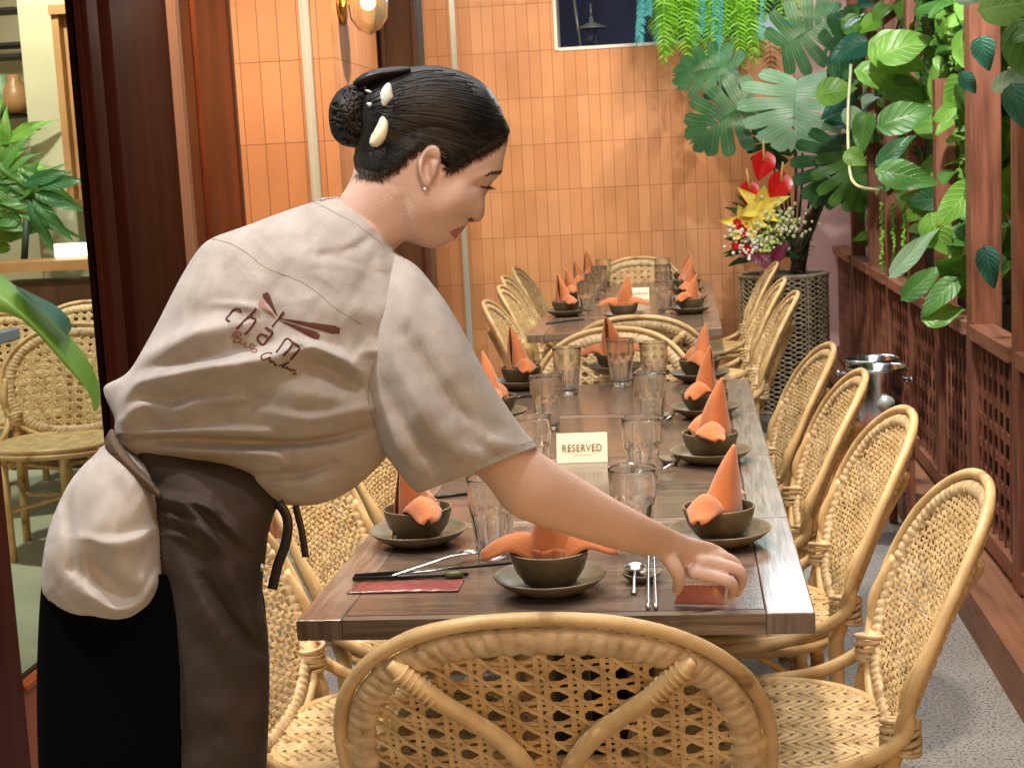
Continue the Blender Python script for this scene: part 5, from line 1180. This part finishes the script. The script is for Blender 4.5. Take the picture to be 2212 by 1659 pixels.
# ---- shirt
shirt_o = [(690, 432), (730, 427), (775, 445), (812, 472), (836, 506), (850, 546), (895, 572), (935, 620), (955, 680), (950, 760), (930, 850), (890, 930), (850, 970), (815, 1010), (770, 1052), (715, 1084), (655, 1094), (607, 1089), (560, 1066), (530, 1034), (489, 1014), (431, 1007), (345, 991), (290, 986), (262, 962), (246, 930), (250, 905), (232, 870), (221, 840), (232, 828), (258, 818), (282, 800), (310, 752), (340, 698), (370, 638), (395, 590), (420, 550), (438, 527), (462, 512), (500, 499), (545, 483), (590, 465), (640, 448)]
def Ysh(x, y): return 2.165 - (np.asarray(x) - 230) * .00003
SS = [([(232, 829), (290, 784), (359, 748), (431, 714), (500, 700)], 20, .020, 2.0),
      ([(262, 905), (273, 858), (305, 826), (377, 808), (449, 793), (545, 779), (620, 760)], 17, .022, 2.2),
      ([(251, 925), (287, 887), (323, 874), (377, 885), (431, 868), (520, 858)], 14, .012, 2),
      ([(251, 937), (359, 933), (467, 929), (580, 931)], 8, .012, 1.6), ([(300, 946), (420, 948), (611, 955), (720, 945), (800, 922)], 9, -.016, 1.4),
      ([(345, 971), (467, 976), (589, 982), (615, 1000)], 10, .013, 1.5), ([(440, 1000), (500, 1016), (560, 1026), (647, 1022), (720, 1000)], 9, -.010, 1.5),
      ([(560, 1040), (640, 1060), (730, 1040), (800, 985)], 26, .010, 1), ([(640, 740), (700, 758), (760, 786)], 12, .012, 2), ([(655, 770), (720, 800), (790, 850)], 22, -.008, 1.2),
      ([(430, 600), (415, 660), (380, 730)], 40, .006, 1), ([(560, 520), (620, 540), (700, 600)], 40, .006, 1), ([(700, 470), (760, 520), (800, 570)], 30, .005, 1), ([(600, 840), (700, 860), (780, 870)], 26, .006, 1.5), ([(560, 890), (680, 905), (790, 880)], 14, .007, 1.8),
      ([(280, 835), (330, 860), (360, 900)], 16, -.007, 1), ([(640, 480), (560, 520), (500, 560)], 26, .004, 1), ([(845, 560), (870, 640), (850, 720)], 22, -.010, 1), ([(800, 780), (812, 850), (838, 930)], 16, -.012, 1)]
for k in range(16):
    x, y = Rh.uniform(350, 800), Rh.uniform(540, 1000); a = Rh.uniform(-.5, .4); l = Rh.uniform(30, 80); SS.append(([(x, y), (x + l, y + l * a * .5), (x + 2 * l, y + 2 * l * a)], Rh.uniform(5, 12), Rh.uniform(-.0025, .003), 1.5))
for k in range(70):
    x, y = Rh.uniform(330, 830), Rh.uniform(470, 1030); a = Rh.uniform(-.9, .9); l = Rh.uniform(12, 40); SS.append(([(x, y), (x + l, y + l * a * .5 + Rh.uniform(-6, 6)), (x + 2 * l, y + 2 * l * a)], Rh.uniform(3, 6), Rh.uniform(-.0012, .0013), 1))
sp_ = Puff(shirt_o, Ysh, .142, 5, .46, SS, smooth=2, gs=9, noise=.0011, Tb=.12)
m = MB(); sp_.mesh(m)
slv = [([(935, 690), (1000, 790), (1080, 900)], 22, .006, 1), ([(880, 720), (950, 830), (1040, 950)], 14, -.008, 1.4), ([(850, 760), (900, 860), (980, 960), (1040, 990)], 16, .008, 1.5), ([(830, 820), (880, 920), (940, 1010)], 11, -.007, 1.3), ([(990, 900), (1060, 950), (1120, 965)], 12, .005, 1.5), ([(900, 660), (960, 700), (1010, 760)], 14, .005, 1), ([(820, 880), (870, 970), (910, 1040)], 10, .005, 1)]
for k in range(40):
    x, y = Rh.uniform(830, 1090), 0; y = 560 + (x - 830) * 1.2 + Rh.uniform(-20, 160); a = Rh.uniform(-.3, 1.6); l = Rh.uniform(12, 36); slv.append(([(x, y), (x + l, y + l * a * .5), (x + 2 * l, y + 2 * l * a)], Rh.uniform(4, 7), Rh.uniform(-.0014, .0015), 1))
loft(m, [(852, 548, 790, 700, 2.125, .05), (898, 576, 782, 790, 2.11, .082), (934, 618, 790, 880, 2.095, .084), (968, 664, 812, 935, 2.085, .080), (1008, 735, 838, 985, 2.075, .076), (1050, 812, 862, 1018, 2.075, .071), (1092, 878, 885, 1046, 2.078, .067), (1130, 930, 898, 1058, 2.082, .064), (1161, 966, 905, 1064, 2.086, .062)], 64, 8, slv, .0012, cap=False, pw=.9)
shirt = wbuild(m, 'shirt', 'cloth')
q = shirt.modifiers.new('t', 'SOLIDIFY'); q.thickness = .0016; q.offset = -1
def line_on(surf, pts, r, off, name, mt, parent, n=4, per=5, flat=1.):
    A = np.array([tuple(p) for p in cr(pts, per)]); PP = Pn(A[:, 0], A[:, 1], surf.front(A[:, 0], A[:, 1], off)); m = MB(); m.tube([tuple(p) for p in PP], r, n); return m
def addline(m, surf, pts, r, off, per=5):
    A = np.array([tuple(p) for p in cr(pts, per)]); PP = Pn(A[:, 0], A[:, 1], surf.front(A[:, 0], A[:, 1], off)); m.tube([tuple(p) for p in PP], r, 5)
for pts in ([(458, 516), (503, 529), (540, 552), (575, 579), (647, 608), (690, 636), (719, 662), (780, 700)], [(672, 433), (720, 458), (770, 486), (821, 524)], [(905, 585), (870, 650), (845, 720), (806, 790), (795, 860), (815, 930), (850, 975)], ):
    m = MB(); addline(m, sp_, pts, .0007, -.0002); wbuild(m, 'seam', 'seam', shirt)
m = MB(); A = [(852, 550), (868, 548), (905, 583), (945, 630), (972, 668)]
# sleeve hem stitching as a ring near the opening
hs = []
for j in range(40):
    t = 2 * pi * j / 40; c, s__ = math.cos(t), math.sin(t); hs.append(tuple(Pn(np.array([(1157 + 899) / 2 + (1157 - 899) / 2 * math.copysign(abs(c) ** .9, c)]), np.array([(950 + 1046) / 2 + (950 - 1046) / 2 * math.copysign(abs(c) ** .9, c)]), np.array([2.085 - .0645 * s__]))[0]))
m.tube(hs, .0006, 4, True); wbuild(m, 'hem_stitch', 'seam', shirt)
# collar band
m = MB(); cpts = [(690, 432), (735, 430), (780, 452), (815, 482), (836, 514), (847, 546)]
addline(m, sp_, cpts, .0022, -.004); wbuild(m, 'collar', 'cloth', shirt)
# embroidery (conv from a close crop of the emblem)
def e(x, y): return ((460 + x * .14467) * .99326, (600 + y * .14467) * .99326)
def stitch(strs, r, mt, name):
    m = MB()
    for s_ in strs: addline(m, sp_, [e(*p) for p in s_], r, .0008, 4)
    return wbuild(m, name, mt, shirt)
stitch([[(440, 545), (425, 500), (380, 495), (330, 510), (270, 590), (225, 640), (235, 670), (270, 690)], [(670, 490), (600, 575), (480, 690), (375, 795)], [(540, 620), (590, 610), (640, 640), (660, 665), (620, 740), (560, 820), (500, 880)],
        [(810, 770), (850, 800), (910, 835), (905, 880), (840, 960), (780, 1030), (730, 1005), (690, 940), (740, 880), (790, 890), (845, 905)],
        [(975, 1150), (1050, 1050), (1125, 945), (1220, 1000), (1320, 1075), (1270, 1160), (1190, 1260)], [(1225, 1010), (1160, 1110), (1080, 1195)]], .0017, 'thread', 'lettering')
stitch([[(300, 930), (350, 840), (430, 840), (440, 890), (360, 930), (430, 950), (420, 990), (330, 1010)], [(330, 990), (370, 880), (400, 850)], [(450, 950), (425, 1010), (460, 1030)], [(480, 1040), (520, 1010), (500, 1060), (540, 1070)], [(560, 1080), (600, 1020), (660, 1055)], [(580, 1075), (610, 1095), (640, 1070)], [(620, 1100), (600, 1130), (660, 1150), (680, 1110), (630, 1105)]], .0010, 'thread_light', 'script_lettering')
stitch([[(910, 1165), (840, 1160), (750, 1200), (770, 1260), (850, 1240), (880, 1220), (870, 1270)], [(900, 1270), (880, 1300), (930, 1290), (940, 1320)], [(960, 1320), (950, 1345), (990, 1340)], [(1010, 1350), (1060, 1340), (1165, 1300), (1060, 1370), (1100, 1375)], [(1110, 1390), (1140, 1370), (1130, 1400)], [(1150, 1410), (1180, 1400), (1200, 1430), (1230, 1410), (1260, 1440)], [(1220, 1470), (1280, 1475)]], .0011, 'thread', 'script_lettering')
def wing_(A, B, w0, w1, mt='thread'):   # tapering satin stitched wing
    A = np.array(e(*A)); B = np.array(e(*B)); d = (B - A); L = np.linalg.norm(d); d /= L; nn = np.array([-d[1], d[0]]); m = MB(); n = 22; vs = []
    for i in range(n + 1):
        u = i / n; wd = (w0 + (w1 - w0) * u) * (1 if u < .93 else .7)
        for k in (-1, 0, 1):
            p = A + d * L * u + nn * wd * k; vs.append(tuple(Pn(np.array([p[0]]), np.array([p[1]]), sp_.front(np.array([p[0]]), np.array([p[1]]), .0009 + .0006 * (k == 0)))[0]))
    m.add(vs, [(i * 3 + j, (i + 1) * 3 + j, (i + 1) * 3 + j + 1, i * 3 + j + 1) for i in range(n) for j in range(2)]); return m
for a_, b_, w0, w1, mt in (((990, 600), (800, 260), .6, 8.5, 'thread'), ((965, 630), (715, 405), .6, 7, 'thread_light'), ((1030, 640), (1930, 830), .8, 10, 'thread'), ((1030, 670), (1620, 920), .8, 9, 'thread')):
    wbuild(wing_(a_, b_, w0, w1), 'emblem_wing', mt, shirt)
stitch([[(1080, 545), (1040, 610), (960, 700), (910, 765)]], .0011, 'thread', 'emblem_body'); stitch([[(1085, 540), (1020, 640)]], .002, 'thread', 'emblem_body')
# ---- shirt tail over the hips
tail_o = [(222, 962), (245, 950), (280, 975), (315, 1000), (345, 1040), (352, 1110), (358, 1200), (364, 1290), (362, 1334), (300, 1358), (240, 1367), (190, 1351), (150, 1330), (108, 1303), (88, 1275), (91, 1215), (100, 1158), (122, 1095), (150, 1040), (178, 1006), (202, 985)]
TS = [([(145, 1060), (150, 1130), (160, 1220), (175, 1270)], 13, -.007, 1.4), ([(170, 1160), (230, 1172), (290, 1165), (340, 1140)], 12, .008, 2.4), ([(195, 1180), (220, 1240), (290, 1290)], 20, -.012, 1.3), ([(160, 1250), (200, 1290), (250, 1318), (300, 1300), (345, 1240)], 14, .011, 1.6), ([(305, 1270), (312, 1240)], 7, .008, 1), ([(118, 1110), (110, 1200), (135, 1280)], 18, .007, 1), ([(250, 985), (290, 1060), (320, 1130)], 26, .005, 1), ([(215, 985), (170, 1030), (150, 1080)], 10, .005, 1)]
tl_ = Puff(tail_o, lambda x, y: 2.165 + 0 * np.asarray(x), .13, 5, .42, TS, smooth=1, gs=8, noise=.0015)
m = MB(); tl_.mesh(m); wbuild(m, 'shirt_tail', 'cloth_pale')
# ---- trousers
m = MB(); loft(m, [(92, 1240, 560, 1240, 2.19, .11), (84, 1330, 575, 1330, 2.19, .12), (79, 1500, 575, 1500, 2.19, .12), (86, 1700, 570, 1700, 2.19, .115), (110, 1800, 565, 1800, 2.2, .11)], 48, 6, cap=True)
loft(m, [(95, 1790, 320, 1790, 2.18, .08), (110, 2100, 290, 2100, 2.18, .07), (120, 2420, 270, 2420, 2.18, .065)], 30); loft(m, [(340, 1790, 565, 1790, 2.2, .08), (360, 2100, 550, 2100, 2.2, .07), (380, 2420, 530, 2420, 2.2, .065)], 30)
wbuild(m, 'trousers', 'black_cloth')
# ---- apron
ap_o = [(285, 962), (345, 972), (431, 988), (489, 996), (540, 1012), (575, 1050), (606, 1084), (596, 1100), (580, 1145), (575, 1200), (566, 1262), (569, 1310), (578, 1350), (583, 1440), (582, 1520), (574, 1700), (572, 1800), (370, 1800), (369, 1600), (366, 1480), (358, 1370), (346, 1260), (338, 1150), (328, 1060), (312, 1020)]
kh_s = [([(330, 1070), (390, 1090), (450, 1130)], 9, .006, 1.3), ([(340, 1105), (400, 1120), (460, 1150)], 8, .006, 1.3), ([(350, 1150), (400, 1160), (430, 1180)], 8, .005, 1.2)] + [([(336 + k * 1.5, 1125 + k * 13), (350, 1128 + k * 13), (366, 1124 + k * 13)], 4.5, .004, 1) for k in range(9)]
AS = [([(335, 1060), (400, 1090), (450, 1150), (510, 1215)], 11, .008, 1.5), ([(345, 1110), (400, 1130), (470, 1170)], 8, .007, 1.5), ([(420, 1075), (480, 1120), (540, 1180)], 9, .008, 1.4), ([(450, 1070), (455, 1090), (475, 1110)], 8, .008, 1), ([(370, 1180), (420, 1280), (480, 1370)], 24, .006, 1.4), ([(470, 1200), (520, 1280), (565, 1370)], 18, .007, 1.4), ([(440, 1250), (500, 1340), (575, 1420)], 14, -.007, 1.2), ([(540, 1400), (560, 1420), (582, 1445)], 8, .006, 1), ([(390, 1400), (400, 1500), (400, 1640)], 30, .004, 1)]
for k in range(9): AS.append(([(338 + k * .8, 1125 + k * 14), (352, 1128 + k * 14), (364, 1126 + k * 14)], 4.5, .005, 1))
AS += [([(324, 1062), (345, 1150), (352, 1250)], 7, .008, 1), ([(345, 1075), (420, 1085), (462, 1100)], 8, .009, 1.4)] + kh_s
apn = Puff(ap_o, lambda x, y: 2.165 + 0 * np.asarray(x), .125, 6, .36, AS, smooth=1, gs=9, noise=.0009)
m = MB(); apn.mesh(m); ap = wbuild(m, 'apron', 'apron')
puffpart([(236, 928), (246, 925), (262, 960), (292, 1000), (330, 1040), (348, 1062), (350, 1078), (330, 1068), (290, 1038), (252, 1004), (226, 972), (226, 950)], lambda x, y: 2.12 - (np.asarray(x) - 230) * .0005, .026, 'apron_tie', 'apron_lit', ap, [([(236, 945), (262, 990), (330, 1050)], 5, .004, 1), ([(244, 935), (280, 985), (335, 1042)], 3, -.003, 1)])
for pts, wd in (([(600, 1085), (617, 1110), (622, 1140), (615, 1180), (602, 1215), (594, 1245), (588, 1272)], .0075), ([(638, 1092), (648, 1130), (655, 1165), (660, 1203)], .0052)):
    m = MB(); m.tube([P(a, b, 2.10) for a, b in [tuple(q) for q in cr(pts, 5)]], wd, 8, flat=.25, nrm=(0, 1, 0)); wbuild(m, 'apron_string', 'ribbon', ap)
m = MB(); m.ball(P(566, 1226, 2.055), .006, 8, sc_=(.7, .4, 1)); wbuild(m, 'button', 'steel', ap)
# ---- packet held under the fingers
packet(None, None, None, None, "wine red packet held under the waitress's fingers", zt=[G(1456, 1304, ZT + .003), G(1562, 1306, ZT + .003), P(1568, 1264, 2.34), P(1470, 1262, 2.32)])
for o_ in bpy.data.objects:
    if o_.name.startswith('sachet') and o_.parent and 'fingers' in o_.parent.get('label', ''): o_.data.materials[0] = MATS['packet_pink']
